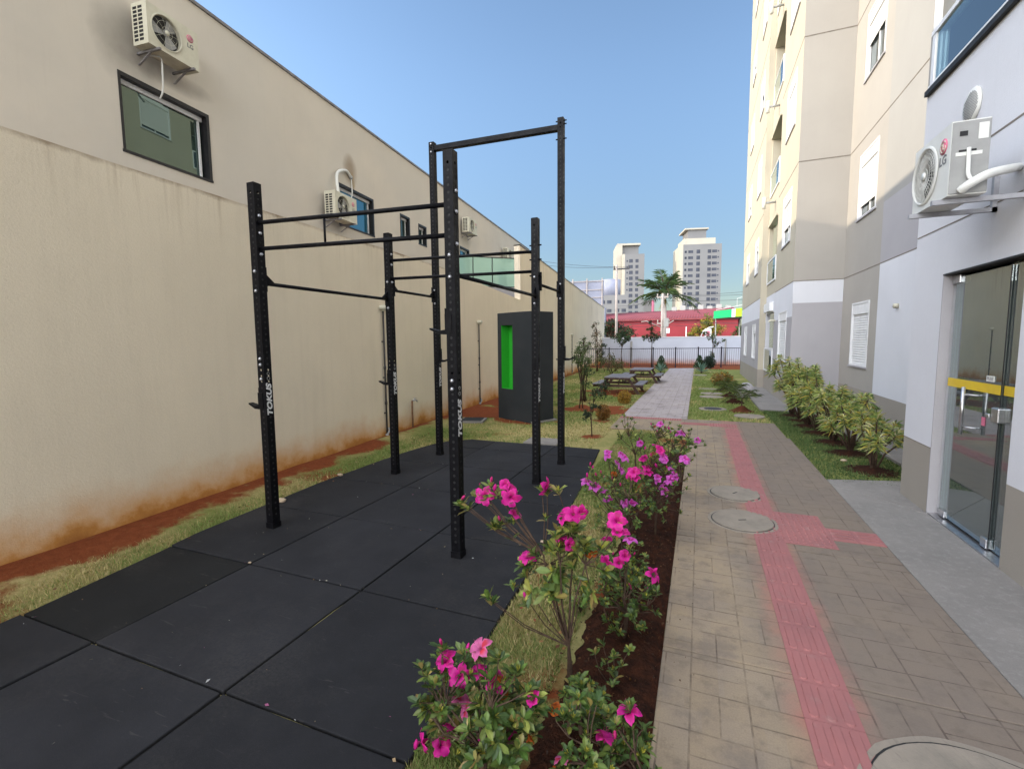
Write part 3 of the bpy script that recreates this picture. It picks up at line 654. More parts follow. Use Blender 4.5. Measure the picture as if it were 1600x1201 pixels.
    for rr in ((.3,.5,.7,.86,.95) if dense else (.35,.7)):
        m.tube([(x1+.009, fy+r*rr*math.cos(2*PI*i/24), fz+r*rr*math.sin(2*PI*i/24)) for i in range(25)], .0016, 4, caps=False)
    m.tube([(x1+.006,fy,fz),(x1+.016,fy,fz)], r*.16, 12); m.build('grille', M['creampl' if not dense else 'whitepl'], t)
    m = MB()                                                # side air slots, near end
    if louvre:
        for i in range(9):
            z0 = .05 + i*.052
            for a, b in ((x0+.03, x0+.10), (x0+.125, x0+.20)): m.box(a, b, y0-.002, y0+.001, z0, z0+.034)
        m.build('side_slots', M['dark'], t)
    bx = fy + W*.47
    m = MB(); m.tube([(x1+.001,bx,H*.74),(x1+.004,bx,H*.74)], .052, 24); bd = m.build('badge', M['pink'], t)
    m = MB(); m.tube([(x1+.005, bx+.036*math.cos(g), H*.74+.036*math.sin(g)) for g in [R(a) for a in range(30, 361, 22)]], .0035, 4); m.tube([(x1+.005,bx,H*.74+.022),(x1+.005,bx,H*.74-.018),(x1+.005,bx+.018,H*.74-.018)], .0035, 4); m.tube([(x1+.005,bx-.018,H*.74+.014),(x1+.007,bx-.018,H*.74+.014)], .006, 8)
    m.build('badge_mark', M['creampl'], bd)
    m = text_mb('LG', .085, 0, .002); m.xf(lambda v: Vector((x1+.002+v.z, bx+v.x, H*.54+v.y))); m.build('lettering', M['ink'], t)
    for s in (-1, 1):                                       # bracket arms
        by = s*W*.34; m = MB(); m.box(.0, x1+.05, by-.016, by+.016, -.035, -.004); m.box(.0,.03,by-.016,by+.016,-.035+(0 if s<0 else 0),-.035+.30 if gap > .15 else -.004)
        m.add([(0,by-.012,-.17),(.03,by-.012,-.17),(x1*.7,by-.012,-.036),(x1*.62,by-.012,-.036),(0,by+.012,-.17),(.03,by+.012,-.17),(x1*.7,by+.012,-.036),(x1*.62,by+.012,-.036)], [(0,1,2,3),(7,6,5,4),(0,4,5,1),(1,5,6,2),(2,6,7,3),(3,7,4,0)]) if gap < .15 else None
        m.build('bracket', M['galv' if body == 'whitepl' else 'coping'], t)
    return t
def hosemb(pts, r=.014):
    V = [Vector(p) for p in pts]; out = []
    for i in range(len(V)-1):
        p0, p1, p2, p3 = V[max(i-1,0)], V[i], V[i+1], V[min(i+2,len(V)-1)]
        for s in range(6):
            u = s/6; out.append(.5*((2*p1) + (-p0+p2)*u + (2*p0-5*p1+4*p2-p3)*u*u + (-p0+3*p1-3*p2+p3)*u**3))
    out.append(V[-1]); return MB().tube(out, r, 8)
RZ = math.atan(.094)
def hw(u, z, w_=0): c, s = math.cos(RZ), math.sin(RZ); return (-7.1 - s*u + c*w_, c*u + s*w_, z)
a1 = ac_unit('cream air conditioner above the nearest, largest left window', hw(4.86,5.73), RZ, .76, .55)
hosemb([(.12,-.18,-.02),(.22,-.10,-.02),(.20,-.07,-.2),(.13,-.03,-.42),(.05,-.02,-.52)], .012).build('drain_hose', M['whitepl'], a1)
a2 = ac_unit('cream air conditioner with looping white hose overlapping the blue window', hw(8.78,4.36), RZ, .78, .57)
m = hosemb([(.22,-.02,.52),(.16,.0,.85),(.10,.12,1.13),(.05,.50,1.30),(.03,.72,1.22)], .035); m.build('insulated_pipe', M['whitepl'], a2)
hosemb([(.24,.22,.5),(.14,.5,.62),(.06,.70,.85),(.03,.73,1.2)], .014).build('hose', M['whitepl'], a2)
m = MB(); m.tube([(.0,.72,1.22),(.05,.72,1.22)], .05, 12); m.build('wall_cap', M['greypl'], a2)
ac_unit('small cream air conditioner right of the tall front rig post', hw(16.8,5.76), RZ, .86, .55)
ac_unit('farthest cream air conditioner above the green glass balcony', hw(21.9,5.55), RZ, .86, .55)
ar = ac_unit('white air conditioner on the right building above the glass door', (1.96,4.34,2.53), PI, .56, .47, .2, .26, 'whitepl', False, True)
m = MB(); m.box(.262,.458,.2801,.288,.008,.462); sp = m.build('service_panel', M['greypl'], ar, bevel=.003)
m = MB(); m.box(.38,.42,.288,.291,.37,.40); m.box(.33,.42,.288,.290,.27,.283); m.build('panel_slot', M['dark'], sp)
MB().box(.30,.435,.288,.2905,.245,.268).build('sticker', M['whitepl'], sp); MB().box(.275,.325,.288,.2905,.34,.44).build('sticker', M['whitepl'], sp)
hosemb([(.37,.292,.29),(.372,.305,.2),(.375,.32,.12),(.36,.335,.07)], .012).build('cable', M['whitepl'], ar)
m = hosemb([(.40,.30,.02),(.37,.335,.05),(.28,.335,.10),(.14,.23,.145),(.0,.04,.20)], .028); m.build('insulated_pipe', M['whitepl'], ar)

# wall vent above it
t = thing('wall_vent', 'round white louvred vent above the right air conditioner', 'vent', (1.955,4.97,3.42), PI)
m = MB(); m.tube([(0,0,0),(.014,0,0)], [.135,.125], 32); m.build('rim', M['whitepl'], t)
m = MB()
for i in range(10):
    zq = -.09 + i*.02; hh = math.sqrt(max(.0001, .105**2 - zq*zq)); m.box(.013,.0165,-hh,hh,zq-.0045,zq+.0015)
m.xf(lambda v: Matrix.Rotation(R(35),3,'X') @ v); m.build('louvres', M['ink'], t)

# ------------------------------------------------------------------ conduit lamps and tap on the boundary wall
def wall_lamp(y, zt, label):
    t = thing('wall_lamp', label, 'wall lamp', (wallx(y)+.0,y,0), math.atan(.058), 'conduit lamps along the boundary wall')
    m = MB(); m.tube([(.03,0,.02),(.03,0,zt-.03)], .016, 8)
    for zc in (.55, 1.15): m.tube([(.03,0,zc),(.03,0,zc+.05)], .022, 8)
    for zc in (.4, 1.0, 1.6): m.box(-.005,.03,-.028,.028,zc,zc+.018)
    m.build('conduit', M['pvc'], t)
    m = MB(); m.tube([(.03,0,0),(.03,0,.05)], .03, 8); m.tube([(.03,0,.05),(.06,.05,.10),(.03,.03,.15)], .022, 8); m.build('valve', M['greypl'], t)
    m = MB(); m.tube([(.0,-.06,zt),(.03,-.05,zt),(.045,.05,zt),(.04,.11,zt+.005)], [.03,.04,.05,.04], 12); m.tube([(.03,0,zt-.06),(.03,0,zt)], .022, 8); m.build('lamp_head', M['creampl'], t)
for y, zt, lab in ((6.47,2.17,'dark conduit with cream bulkhead lamp between the left rig posts'),(10.6,2.07,'dark conduit and cream lamp on wall left of the charcoal totem'),(22.44,1.87,'thin conduit lamp on the far wall above the lawn bush'),(30.2,1.73,'far conduit lamp just before the fence, left of a pair'),(32.9,1.65,'farthest conduit lamp beyond the fence at the wall end')): wall_lamp(y, zt, lab)
t = thing('garden_tap', 'rusty standpipe with small tap against the boundary wall', 'tap', (wallx(7.26)+.06,7.26,0))
m = MB(); m.tube([(0,0,-.03),(0,0,.5),(.0,.015,.52)], .017, 8); m.build('pipe', M['rust'], t)
m = MB(); m.tube([(0,0,.52),(.03,.10,.52),(.03,.12,.49)], .015, 8); m.tube([(.02,.06,.52),(.02,.06,.56)], .01, 6); m.box(-.01,.05,.05,.07,.555,.565); m.build('tap', M['greypl'], t)

# ------------------------------------------------------------------ charcoal totem with green niche
tt = thing('garden_totem', 'curved charcoal block with a tall bright green niche', 'garden feature', (0,0,0))
fp = [(-3.93,9.0),(-3.71,8.875),(-3.47,8.755),(-3.22,8.655),(-2.99,8.57)]; back = [(-2.74,9.06),(-3.2,9.45),(-3.75,9.7)]
H2 = 2.17; m = MB()
def fpt(s):                                                # point along the curved front by fraction
    L = [0]
    for a, b in zip(fp, fp[1:]): L.append(L[-1] + math.dist(a, b))
    q = s*L[-1]
    for i in range(len(fp)-1):
        if q <= L[i+1] + 1e-9: u = (q-L[i])/(L[i+1]-L[i]); return (lerp(fp[i][0],fp[i+1][0],u), lerp(fp[i][1],fp[i+1][1],u))
def inn(p, d=.22): return (p[0]+d*.42, p[1]+d*.9)
S_ = [0,.12,.14,.25,.35,.44,.46,.6,.75,.9,1.0]; n0, n1, zb, zt_ = .12, .46, .62, 1.92
S_ = sorted(set(S_+[n0,n1])); gm = MB()
for a, b in zip(S_, S_[1:]):
    pa, pb = fpt(a), fpt(b)
    for c, d in ((-.05, zb), (zb, zt_), (zt_, H2)):
        if n0 <= a < n1 and c == zb:
            ia, ib = inn(pa), inn(pb); gm.quad((*ia,c),(*ib,c),(*ib,d),(*ia,d)); gm.quad((*pa,c),(*pb,c),(*ib,c),(*ia,c)); m.quad((*pa,d-.0),(*ia,d),(*ib,d),(*pb,d)); continue
        m.quad((*pa,c),(*pb,c),(*pb,d),(*pa,d))
for s in (n0, n1): p = fpt(s); q = inn(p); gm.quad((*p,zb),(*q,zb),(*q,zt_),(*p,zt_))
loop = [fp[-1]] + back + [fp[0]]
for a, b in zip(loop, loop[1:]): m.quad((*a,-.05),(*b,-.05),(*b,H2),(*a,H2))
m.add([(*p,H2) for p in [fpt(s) for s in S_] + back], [tuple(range(len(S_)+3))]); m.build('body', M['totem'], tt); gm.build('niche', M['green'], tt)
MB().prism([(-3.0,8.50),(-2.66,9.06),(-2.9,9.3),(-3.3,9.0)], -.05, .012).build('footing', M['concrete'], tt)

# ------------------------------------------------------------------ pull-up rig
rig = thing('pull_up_rig', 'black six-post outdoor pull-up rig standing on the rubber mats', 'pull-up rig')
S2 = .0375
def post(x, y, h, rz=0):
    m = MB(); pitch = .05; n = int((h-.12)/pitch); z0 = .10; hr = .0105
    c4 = [(-S2,-S2),(S2,-S2),(S2,S2),(-S2,S2)]
    def fp2(k2, a, z): (p, q), (r2, s2) = c4[k2], c4[(k2+1)%4]; u = (a+S2)/(2*S2); return (lerp(p,r2,u), lerp(q,s2,u), z)
    for k2 in range(4):
        m.quad(fp2(k2,-S2,0), fp2(k2,S2,0), fp2(k2,S2,z0), fp2(k2,-S2,z0)); zt = z0+n*pitch; m.quad(fp2(k2,-S2,zt), fp2(k2,S2,zt), fp2(k2,S2,h), fp2(k2,-S2,h))
        for i in range(n):
            a, b = z0+i*pitch, z0+(i+1)*pitch; zc = (a+b)/2
            ou = [(-S2,a),(0,a),(S2,a),(S2,zc),(S2,b),(0,b),(-S2,b),(-S2,zc)]; inr = [(hr*math.cos(g), zc+hr*math.sin(g)) for g in [R(q) for q in (225,270,315,0,45,90,135,180)]]
            m.add([fp2(k2,*p) for p in ou] + [fp2(k2,*p) for p in inr], [(j,(j+1)%8,(j+1)%8+8,j+8) for j in range(8)])
    m.add([(-S2,-S2,h),(S2,-S2,h),(S2,S2,h),(-S2,S2,h)], [(0,1,2,3)]); m.add([(-.03,-.03,h+.004),(.03,-.03,h+.004),(.03,.03,h+.004),(-.03,.03,h+.004)], [(0,1,2,3)])
    o = m.build('upright', M['rig'], rig); o.location = (x, y, 0)
    li = MB(); q_ = S2-.004
    for a, b in ((.02, 1.27), (1.40, h-.12)): li.box(-q_, q_, -q_, q_, a, b)
    li.build('light_blocker', M['dark'], o)  # dark core added inside the post so light does not show through the holes
    b = MB(); b.box(-S2-.004,S2+.004,-S2-.004,S2+.004,0,.05); b.build('foot_sleeve', M['rig'], o)
    return o
ps = {}
XL, XR = -3.42, -1.66
for k2, (x, y, h) in {'a':(XL,2.89,2.90),'b':(XR+.02,2.97,2.91),'c':(XL,4.66,2.86),'d':(XR-.01,4.87,2.90),'e':(XL+.02,5.68,4.25),'f':(XR+.02,5.77,4.29)}.items(): ps[k2] = (post(x, y, h), x, y, h)
tm = text_mb('TOKUS', .082, .25, .0035)
for k2, zc in (('a',1.12),('b',1.04),('c',1.10),('d',1.05),('e',1.1),('f',1.05)):
    o, x, y, h = ps[k2]; q = MB(); q.add(tm.v, tm.f); q.xf(lambda v: Vector((S2+.0012+v.z, -v.y*.82, zc+v.x*1.02))); q.build('lettering', M['lettering'], o)
    q = MB()
    for dz, rr in ((.185,.014),(.225,.012)): q.tube([(S2+.001, rr*math.cos(g), zc+dz+rr*math.sin(g)) for g in [R(v) for v in range(0,361,45)]], .0022, 4)
    q.build('emblem', M['greypl'], o)
def rbar(p, q, r=.017): MB().tube([p, q], r, 12).build('crossbar', M['rig'], rig)
ya, yb, yc, yd = 2.89, 2.97, 4.66, 4.87
for z in (2.585, 2.375): rbar((XL+S2,ya,z),(XR-S2+.02,yb,z-.03)); rbar((XL+S2,yc,z-.035),(XR-S2,yd,z-.03))
MB().tube([(-2.73,2.92,2.36),(-2.73,2.92,2.57)], .009, 8).build('bar_spacer', M['rig'], rig)
m = MB(); m.box(0,1,-.035,.035,-.035,.035); o = m.build('top_beam', M['rig'], rig, bevel=.006)
p0, p1 = Vector((XL+.02+S2,5.68,4.17)), Vector((XR+.02-S2,5.77,4.18)); d = p1-p0; o.location = p0; o.scale = (d.length,1,1); o.rotation_euler = (0,-math.asin(d.z/d.length),math.atan2(d.y,d.x))
def sidebar(x, y0, y1, z, r=.016):
    m = MB(); m.tube([(x,y0+S2,z),(x,y1-S2,z)], r, 12)
    for ye, s in ((y0+S2,1),(y1-S2,-1)):
        m.add([(x-.006,ye,z-.03),(x-.006,ye,z+.10),(x-.006,ye+s*.12,z+.005),(x+.006,ye,z-.03),(x+.006,ye,z+.10),(x+.006,ye+s*.12,z+.005)], [(0,1,2),(5,4,3),(0,3,4,1),(1,4,5,2),(2,5,3,0)])
        m.box(x-.037,x+.037,ye-(.006 if s > 0 else 0),ye+(.006 if s < 0 else 0)+0,z-.06,z+.12) if False else m.box(x-S2,x+S2,min(ye,ye+s*.007),max(ye,ye+s*.007),z-.07,z+.13)
    m.build('side_bar', M['rig'], rig)
sidebar(XL, ya, yc, 2.10); sidebar(XR, yb, yd, 2.08); sidebar(XL+.01, yc, 5.68, 2.21); sidebar(XR+.01, yd, 5.77, 2.21)
def bolts(k2, zs, face):
    o, x, y, h = ps[k2]
    for z in zs:
        m = MB()
        if face == 'x': m.tube([(S2,0,z),(S2+.012,0,z)], [.016,.010], 10)
        elif face == 'y': m.tube([(0,-S2,z),(0,-S2-.012,z)], [.016,.010], 10)
        else: m.tube([(S2,-.0,z),(S2+.03,0,z)], .008, 8); m.tube([(-S2-.03,0,z),(-S2,0,z)], .008, 8)
        m.build('bolt', M['bolt' if face != 's' else 'rig'], o)
bolts('a',(2.64,2.50,2.33),'x'); bolts('a',(2.19,2.03),'y'); bolts('b',(2.20,2.05),'y'); bolts('b',(2.64,2.5,2.28),'x'); bolts('d',(2.62,),'s'); bolts('d',(2.47,),'s'); bolts('d',(2.30,),'s'); bolts('c',(2.62,2.5,2.3),'x'); bolts('d',(2.28,2.12,2.0),'y'); bolts('c',(2.3,2.1,2.0),'y'); bolts('f',(2.3,2.12),'y'); bolts('e',(2.3,2.12),'y'); bolts('e',(4.22,4.12),'y'); bolts('f',(4.26,4.22,4.05),'s'); bolts('a',(1.47,1.42,1.30),'y'); bolts('b',(1.32,1.26),'y'); bolts('f',(1.36,),'s')
def jcup(k2, z, s=-1, ax='y'):
    o, x, y, h = ps[k2]; m = MB()
    m.box(-S2-.006,S2+.006,-S2-.010,S2*.2,z,z+.13); m.box(-.03,.03,-S2-.016,-S2-.010,z,z+.17)
    m.add([(-.03,-S2-.012,z-.015),(.03,-S2-.012,z-.015),(.03,-S2-.012,z+.02),(-.03,-S2-.012,z+.02),(-.022,-S2-.15,z+.022),(.022,-S2-.15,z+.022),(.022,-S2-.15,z+.034),(-.022,-S2-.15,z+.034),(-.03,-S2-.07,z-.012),(.03,-S2-.07,z-.012),(.03,-S2-.07,z+.012),(-.03,-S2-.07,z+.012)],
        [(0,8,9,1),(3,2,10,11),(8,4,5,9),(11,10,6,7),(4,7,6,5),(0,3,11,8),(8,11,7,4),(1,9,10,2),(9,5,6,10)])
    if ax == 'x': m.xf(lambda v: Vector((s*-v.y*1, v.x, v.z)))
    m.build('bar_hook', M['rig'], o)
jcup('a', 1.055, -1, 'x'); jcup('c', 1.10, -1, 'x'); jcup('b', 1.665, -1, 'x'); jcup('e', 1.33, 1, 'x'); jcup('f', 1.36, 1, 'x')

# ------------------------------------------------------------------ apartment building on the right
ab = thing('apartment_building', 'tall cream apartment building with glass entrance door at right', 'building', (0,0,0))
FX, RX, BT = 1.96, 2.92, 25.0
ST = 2.68                                                  # storey height
# -- block A: door bay
PA = lambda u, v, w_: (FX + w_, u, v)
holesA = [(4.13,5.25,-.02,2.13,.14)] + [(-1.0,5.80,3.92+ST*i,6.2+ST*i,1.1) for i in range(0,7)]
def cmA(u, v): return 'plinth' if v < .60 else 'white' if v < 3.86 else 'bandgrey'
build_facade(facade(PA, [-7, 5.86], [-.1,.60,3.86,BT], holesA, .14, cmA), ab)
m = MB(); m.quad((FX,5.86,.6),(RX,5.86,.6),(RX,5.86,BT),(FX,5.86,BT)); m.build('wall', M['white'], ab)
m = MB(); m.quad((FX,5.86,-.1),(RX,5.86,-.1),(RX,5.86,.6),(FX,5.86,.6)); m.build('wall', M['plinth'], ab)
m = MB(); m.quad((FX,-7,-.1),(9,-7,-.1),(9,-7,BT),(FX,-7,BT)); m.quad((9,-7,-.1),(9,24.3,-.1),(9,24.3,BT),(9,-7,BT)); m.quad((FX,-7,BT),(9,-7,BT),(9,24.3,BT),(FX,24.3,BT)); m.build('wall', M['cream'], ab)
# -- recess B1 wall at RX
PB = lambda u, v, w_: (RX + w_, u, v)
winR = [(10.66,11.74,1.04+ (0 if i == 0 else 2.93+ST*(i-1)),2.30 + (0 if i == 0 else 2.93+ST*(i-1))) for i in range(8)]
def cmR(u, v):
    if v < .59: return 'plinth'
    if u > 10.25: return 'beige'
    return 'white' if v < 2.9 else 'lav' if v < 3.95 else 'bandgrey'
build_facade(facade(PB, [5.86,10.25,12.5], [-.1,.59,2.9,3.95,BT], winR, .1, cmR), ab)
# -- recess return face at Y=12.5
PC = lambda u, v, w_: (u, 12.5 + w_, v)
def cmC(u, v): return 'plinth' if v < .3 else 'lav' if v < 2.40 else 'white' if v < 2.9 else 'beige'
build_facade(facade(PC, [1.95,RX], [-.1,.3,2.40,2.9,BT], [], .1, cmC), ab)
# -- block B2 with balconies
XB = 1.95; PD = lambda u, v, w_: (XB + w_, u, v)
winB = [(13.2,14.42,1.02 + (0 if i == 0 else 2.93+ST*(i-1)), 2.28 + (0 if i == 0 else 2.93+ST*(i-1))) for i in range(8)]
balB = [(15.35,17.1,.62,2.36,.9)] + [(15.35,17.1,3.30+ST*i,5.05+ST*i,.9) for i in range(0,7)]
def cmD(u, v): return 'plinth' if v < .59 else 'lav' if v < 2.1 else 'white' if v < 2.9 else 'cream'
build_facade(facade(PD, [12.5,17.2], [-.1,.59,2.1,2.9,BT], winB + balB, .1, cmD), ab)
# -- block B3 slightly proud
XC = 1.77; PE = lambda u, v, w_: (XC + w_, u, v)
winC = [(18.2,19.2,.9 + (0 if i == 0 else 2.93+ST*(i-1)), 2.1 + (0 if i == 0 else 2.93+ST*(i-1))) for i in range(8)] + [(21.4,22.5,.9 + (0 if i == 0 else 2.93+ST*(i-1)), 2.1 + (0 if i == 0 else 2.93+ST*(i-1))) for i in range(8)]
build_facade(facade(PE, [17.2,24.3], [-.1,.59,2.25,2.9,BT], winC, .1, lambda u, v: 'plinth' if v < .59 else 'lav' if v < 2.25 else 'white' if v < 2.9 else 'cream'), ab)
m = MB(); m.quad((XC,17.2,.59),(XB,17.2,.59),(XB,17.2,BT),(XC,17.2,BT)); m.quad((XC,24.3,-.1),(9,24.3,-.1),(9,24.3,BT),(XC,24.3,BT)); m.build('wall', M['cream'], ab)
m = MB(); m.quad((XC,17.2,-.1),(XB,17.2,-.1),(XB,17.2,.59),(XC,17.2,.59)); m.build('wall', M['plinth'], ab)
# joints
m = MB()
for zj in [2.9] + [2.9+ST*i*.98 for i in range(1,8)]:
    m.box(RX-.004,RX+.01,5.87,12.49,zj-.009,zj+.009); m.box(XB,RX-.005,12.494,12.51,zj-.009,zj+.009); m.box(XB-.004,XB+.01,12.51,15.35,zj-.008,zj+.008); m.box(XC-.004,XC+.01,17.2,24.2,zj-.008,zj+.008)
m.box(FX-.003,FX+.01,2,5.85,3.07-.007,3.07+.007); m.box(FX-.003,FX+.01,2,5.85,2.553,2.563)
m.box(FX-.002,FX+.01,5.25,5.86,.595,.603)
m.build('joint_lines', M['groove'], ab)
# windows with roller shutter box
def win(x, a, b, c, d, op, parent=ab):
    """op = open fraction at the bottom"""
    fz = MB(); fz.box(x-.012,x+.06,a,a+.035,c,d); fz.box(x-.012,x+.06,b-.035,b,c,d); fz.box(x-.012,x+.06,a+.035,b-.035,d-.035,d); fz.box(x-.012,x+.06,a+.035,b-.035,c,c+.03)
    f = fz.build('window', M['alu'], parent)
    MB().box(x-.03,x+.07,a-.03,b+.03,c-.03,c-.002).build('sill', M['lav'], f)
    hb = .2; MB().box(x+.0,x+.05,a+.035,b-.035,d-.035-hb,d-.035).build('shutter_box', M['shutter'], f)
    zb = c+.03 + (d-hb-c-.07)*op; n = max(2, int((d-.04-hb-zb)/.045)); sh = MB()
    for i in range(n):
        z0 = zb + (d-.035-hb-zb)*i/n; z1 = zb + (d-.035-hb-zb)*(i+1)/n
        sh.add([(x+.028,a+.036,z0),(x+.028,b-.036,z0),(x+.020,b-.036,(z0+z1)/2),(x+.020,a+.036,(z0+z1)/2),(x+.030,b-.036,z1-.004),(x+.030,a+.036,z1-.004),(x+.034,b-.036,z1),(x+.034,a+.036,z1)], [(0,1,2,3),(3,2,4,5),(5,4,6,7)])
    sh.build('shutter', M['shutter'], f)
    MB().box(x+.065,x+.075,a+.035,b-.035,c+.03,d-.04).build('pane', M['pane'], f)
    if op > 0: MB().box(x+.045,x+.063,(a+b)/2-.02,(a+b)/2+.02,c+.03,zb).build('mullion', M['alu'], f)
for i, (a, b, c, d) in enumerate(winR): win(RX, a, b, c, d, (0,.22,.62,.3,0,.5,.2,.6)[i])
for i, (a, b, c, d) in enumerate(winB): win(XB, a, b, c, d, (0,.4,0,.1,.6,0,.3,0)[i])
for i, (a, b, c, d) in enumerate(winC): win(XC, a, b, c, d, (.9,.85,.0,.7,.3,.8,0,.5,0,.9,.5,.1,.7,0,.6,.3)[i])
# balconies of block B2
for i, (a, b, c, d, dp) in enumerate(balB):
    f = MB().box(XB+.9,XB+.94,a,b,c,d).build('balcony', M['cream'], ab)
    MB().box(XB-.02,XB+.02,a+.02,b-.02,c+.03,c+.62).build('glass_panel', M['railglass'], f)
    m = MB(); m.box(XB-.03,XB+.03,a,b,c+.63,c+.67); m.box(XB-.03,XB+.03,a,b,c-.03,c+.02); m.box(XB-.03,XB+.03,a,a+.03,c+.02,c+.63); m.box(XB-.03,XB+.03,b-.03,b,c+.02,c+.63); m.build('rail', M['alu'], f)
    m = MB(); m.box(XB+.80,XB+.83,a+.1,b-.1,c,d-.1); m.build('balcony_door', M['bglass' if i == 1 else 'wglass'], f)
    if i:
        m = MB(); m.box(XB-.05,XB+.9,a-.02,b+.02,d+.002,d+.06); m.build('soffit_slab', M['cream'], f)
    if i == 0 or i == 1:
        MB().box(XB+.05,XB+.07,a,b-.5,c+.7,d-.02).build('glass_screen', M['railglass'], f)
for i in range(1, 8):
    z = 5.55 + ST*(i-1); m = MB(); m.tube([(XB,15.9,z),(XB-.30,15.9,z)], .03, 8); f = m.build('flue_pipe', M['greypl'], ab); MB().tube([(XB-.31,15.9,z-.16),(XB-.31,15.9,z+.16)], .05, 10).build('flue_cap', M['whitepl'], f)
m = MB(); m.box(XB-.10,XB+.0,15.6,16.9,2.40,2.66); m.build('awning_box', M['shutter'], ab)
m = MB(); m.tube([(XB,15.1,2.1),(XB-.13,15.1,2.1),(XB-.15,15.1,2.06)], .03, 8); m.build('outdoor_light', M['creampl'], ab)
m = MB(); m.tube([(RX,9.3,2.1),(RX-.06,9.3,2.1)], .04, 10); m.build('outdoor_light', M['creampl'], ab)
MB().box(XB-.006,XB+.01,14.55,14.62,.25,.45).build('wall_plate', M['alu'], ab)
# block A balcony
for i in range(0, 7):
    z = 3.92+ST*i
    f = MB().box(FX+1.1,FX+1.14,-1.0,5.8,z,z+2.28).build('balcony', M['cream'], ab)
    m = MB(); m.box(FX-.02,FX+.03,-1,5.80,z-.0,z+.03); m.box(FX-.02,FX+.03,-1,5.80,z+.47,z+.51); m.box(FX-.015,FX+.025,5.72,5.78,z+.03,z+2.2); m.build('rail', M['alu'], f)
    MB().box(FX-.005,FX+.012,-1,5.7,z+.03,z+.47).build('glass_panel', M['blueglass'], f)
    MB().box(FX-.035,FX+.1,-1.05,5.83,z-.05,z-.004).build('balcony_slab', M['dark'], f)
    MB().box(FX+1.07,FX+1.095,1.0,4.2,z,z+2.1).build('balcony_door', M['bglass'], f)
# entrance: lobby, glass door
LY0, LY1 = 1.0, 5.8; m = MB(); q = m.quad
q((FX+3.5,LY0,-.02),(FX+3.5,LY1,-.02),(FX+3.5,LY1,2.5),(FX+3.5,LY0,2.5)); q((FX+.15,LY0,-.02),(FX+3.5,LY0,-.02),(FX+3.5,LY0,2.5),(FX+.15,LY0,2.5))
q((FX+.15,LY1,-.02),(FX+3.5,LY1,-.02),(FX+3.5,LY1,2.5),(FX+.15,LY1,2.5)); q((FX+.15,LY0,2.4),(FX+3.5,LY0,2.4),(FX+3.5,LY1,2.4),(FX+.15,LY1,2.4)); q((FX+.15,LY0,2.4),(FX+.15,4.13,2.4),(FX+.15,4.13,-.02),(FX+.15,LY0,-.02)); q((FX+.15,5.25,2.4),(FX+.15,LY1,2.4),(FX+.15,LY1,-.02),(FX+.15,5.25,-.02))
m.build('lobby', M['lav'], ab)
MB().box(FX+.14,FX+3.5,1.0,5.8,-.05,-.01).build('lobby_floor', M['concrete'], ab)
MB().box(FX-.0,FX+.14,4.13,5.25,-.06,.012).build('threshold', M['steel'], ab)
gd = MB().box(FX+.07,FX+.08,4.43,5.20,.03,2.10).build('glass_door', M['doorglass'], ab)
sg = MB().box(FX+.085,FX+.095,4.13,4.47,.02,2.12).build('side_glass', M['doorglass'], ab)
MB().box(FX+.066,FX+.070,4.4245,4.4295,.03,2.10).build('door_edge', M['black'], gd)
MB().box(FX+.062,FX+.0685,4.431,5.20,1.175,1.245).build('warning_strip', M['yellow'], gd); MB().box(FX+.080,FX+.084,4.13,4.42,1.175,1.245).build('warning_strip', M['yellow'], sg)
m = MB(); m.tube([(FX-.0,4.78,.82),(FX-.0,4.78,1.20)], .013, 12)
for z in (.88, 1.14): m.tube([(FX-.0,4.78,z),(FX+.07,4.72,z)], .008, 8)
m.build('door_handle', M['steel'], gd)
MB().box(FX+.045,FX+.095,4.40,4.49,.97,1.08).build('lock', M['steel'], gd, bevel=.01); MB().box(FX+.03,FX+.045,4.48,4.53,1.0,1.03).build('lock', M['steel'], gd, bevel=.006)
MB().box(FX+.055,FX+.095,5.08,5.2,.02,.075).build('hinge_patch', M['steel'], gd, bevel=.006); MB().box(FX+.055,FX+.095,4.43,4.51,.02,.09).build('hinge_patch', M['steel'], gd, bevel=.006); MB().box(FX+.05,FX+.095,5.1,5.22,2.05,2.12).build('hinge_patch', M['steel'], gd, bevel=.006)
sn = MB().box(FX+.064,FX+.0685,4.52,4.62,1.262,1.305).build('door_sign', M['whitepl'], gd)
q = text_mb('PUXE', .034); q.xf(lambda v: Vector((FX+.0635-v.z, 4.57-v.x, 1.283+v.y))); q.build('lettering', M['ink'], sn)
MB().box(FX+.064,FX+.0685,4.60,4.64,.92,.985).build('sticker', M['pink'], gd)
MB().box(FX-.004,FX+.07,5.24,5.252,0,2.13).build('jamb_trim', M['lav'], ab)
m = MB(); m.box(FX-.004,FX+.13,4.12,5.26,2.128,2.142); m.build('head_trim', M['dark'], ab)

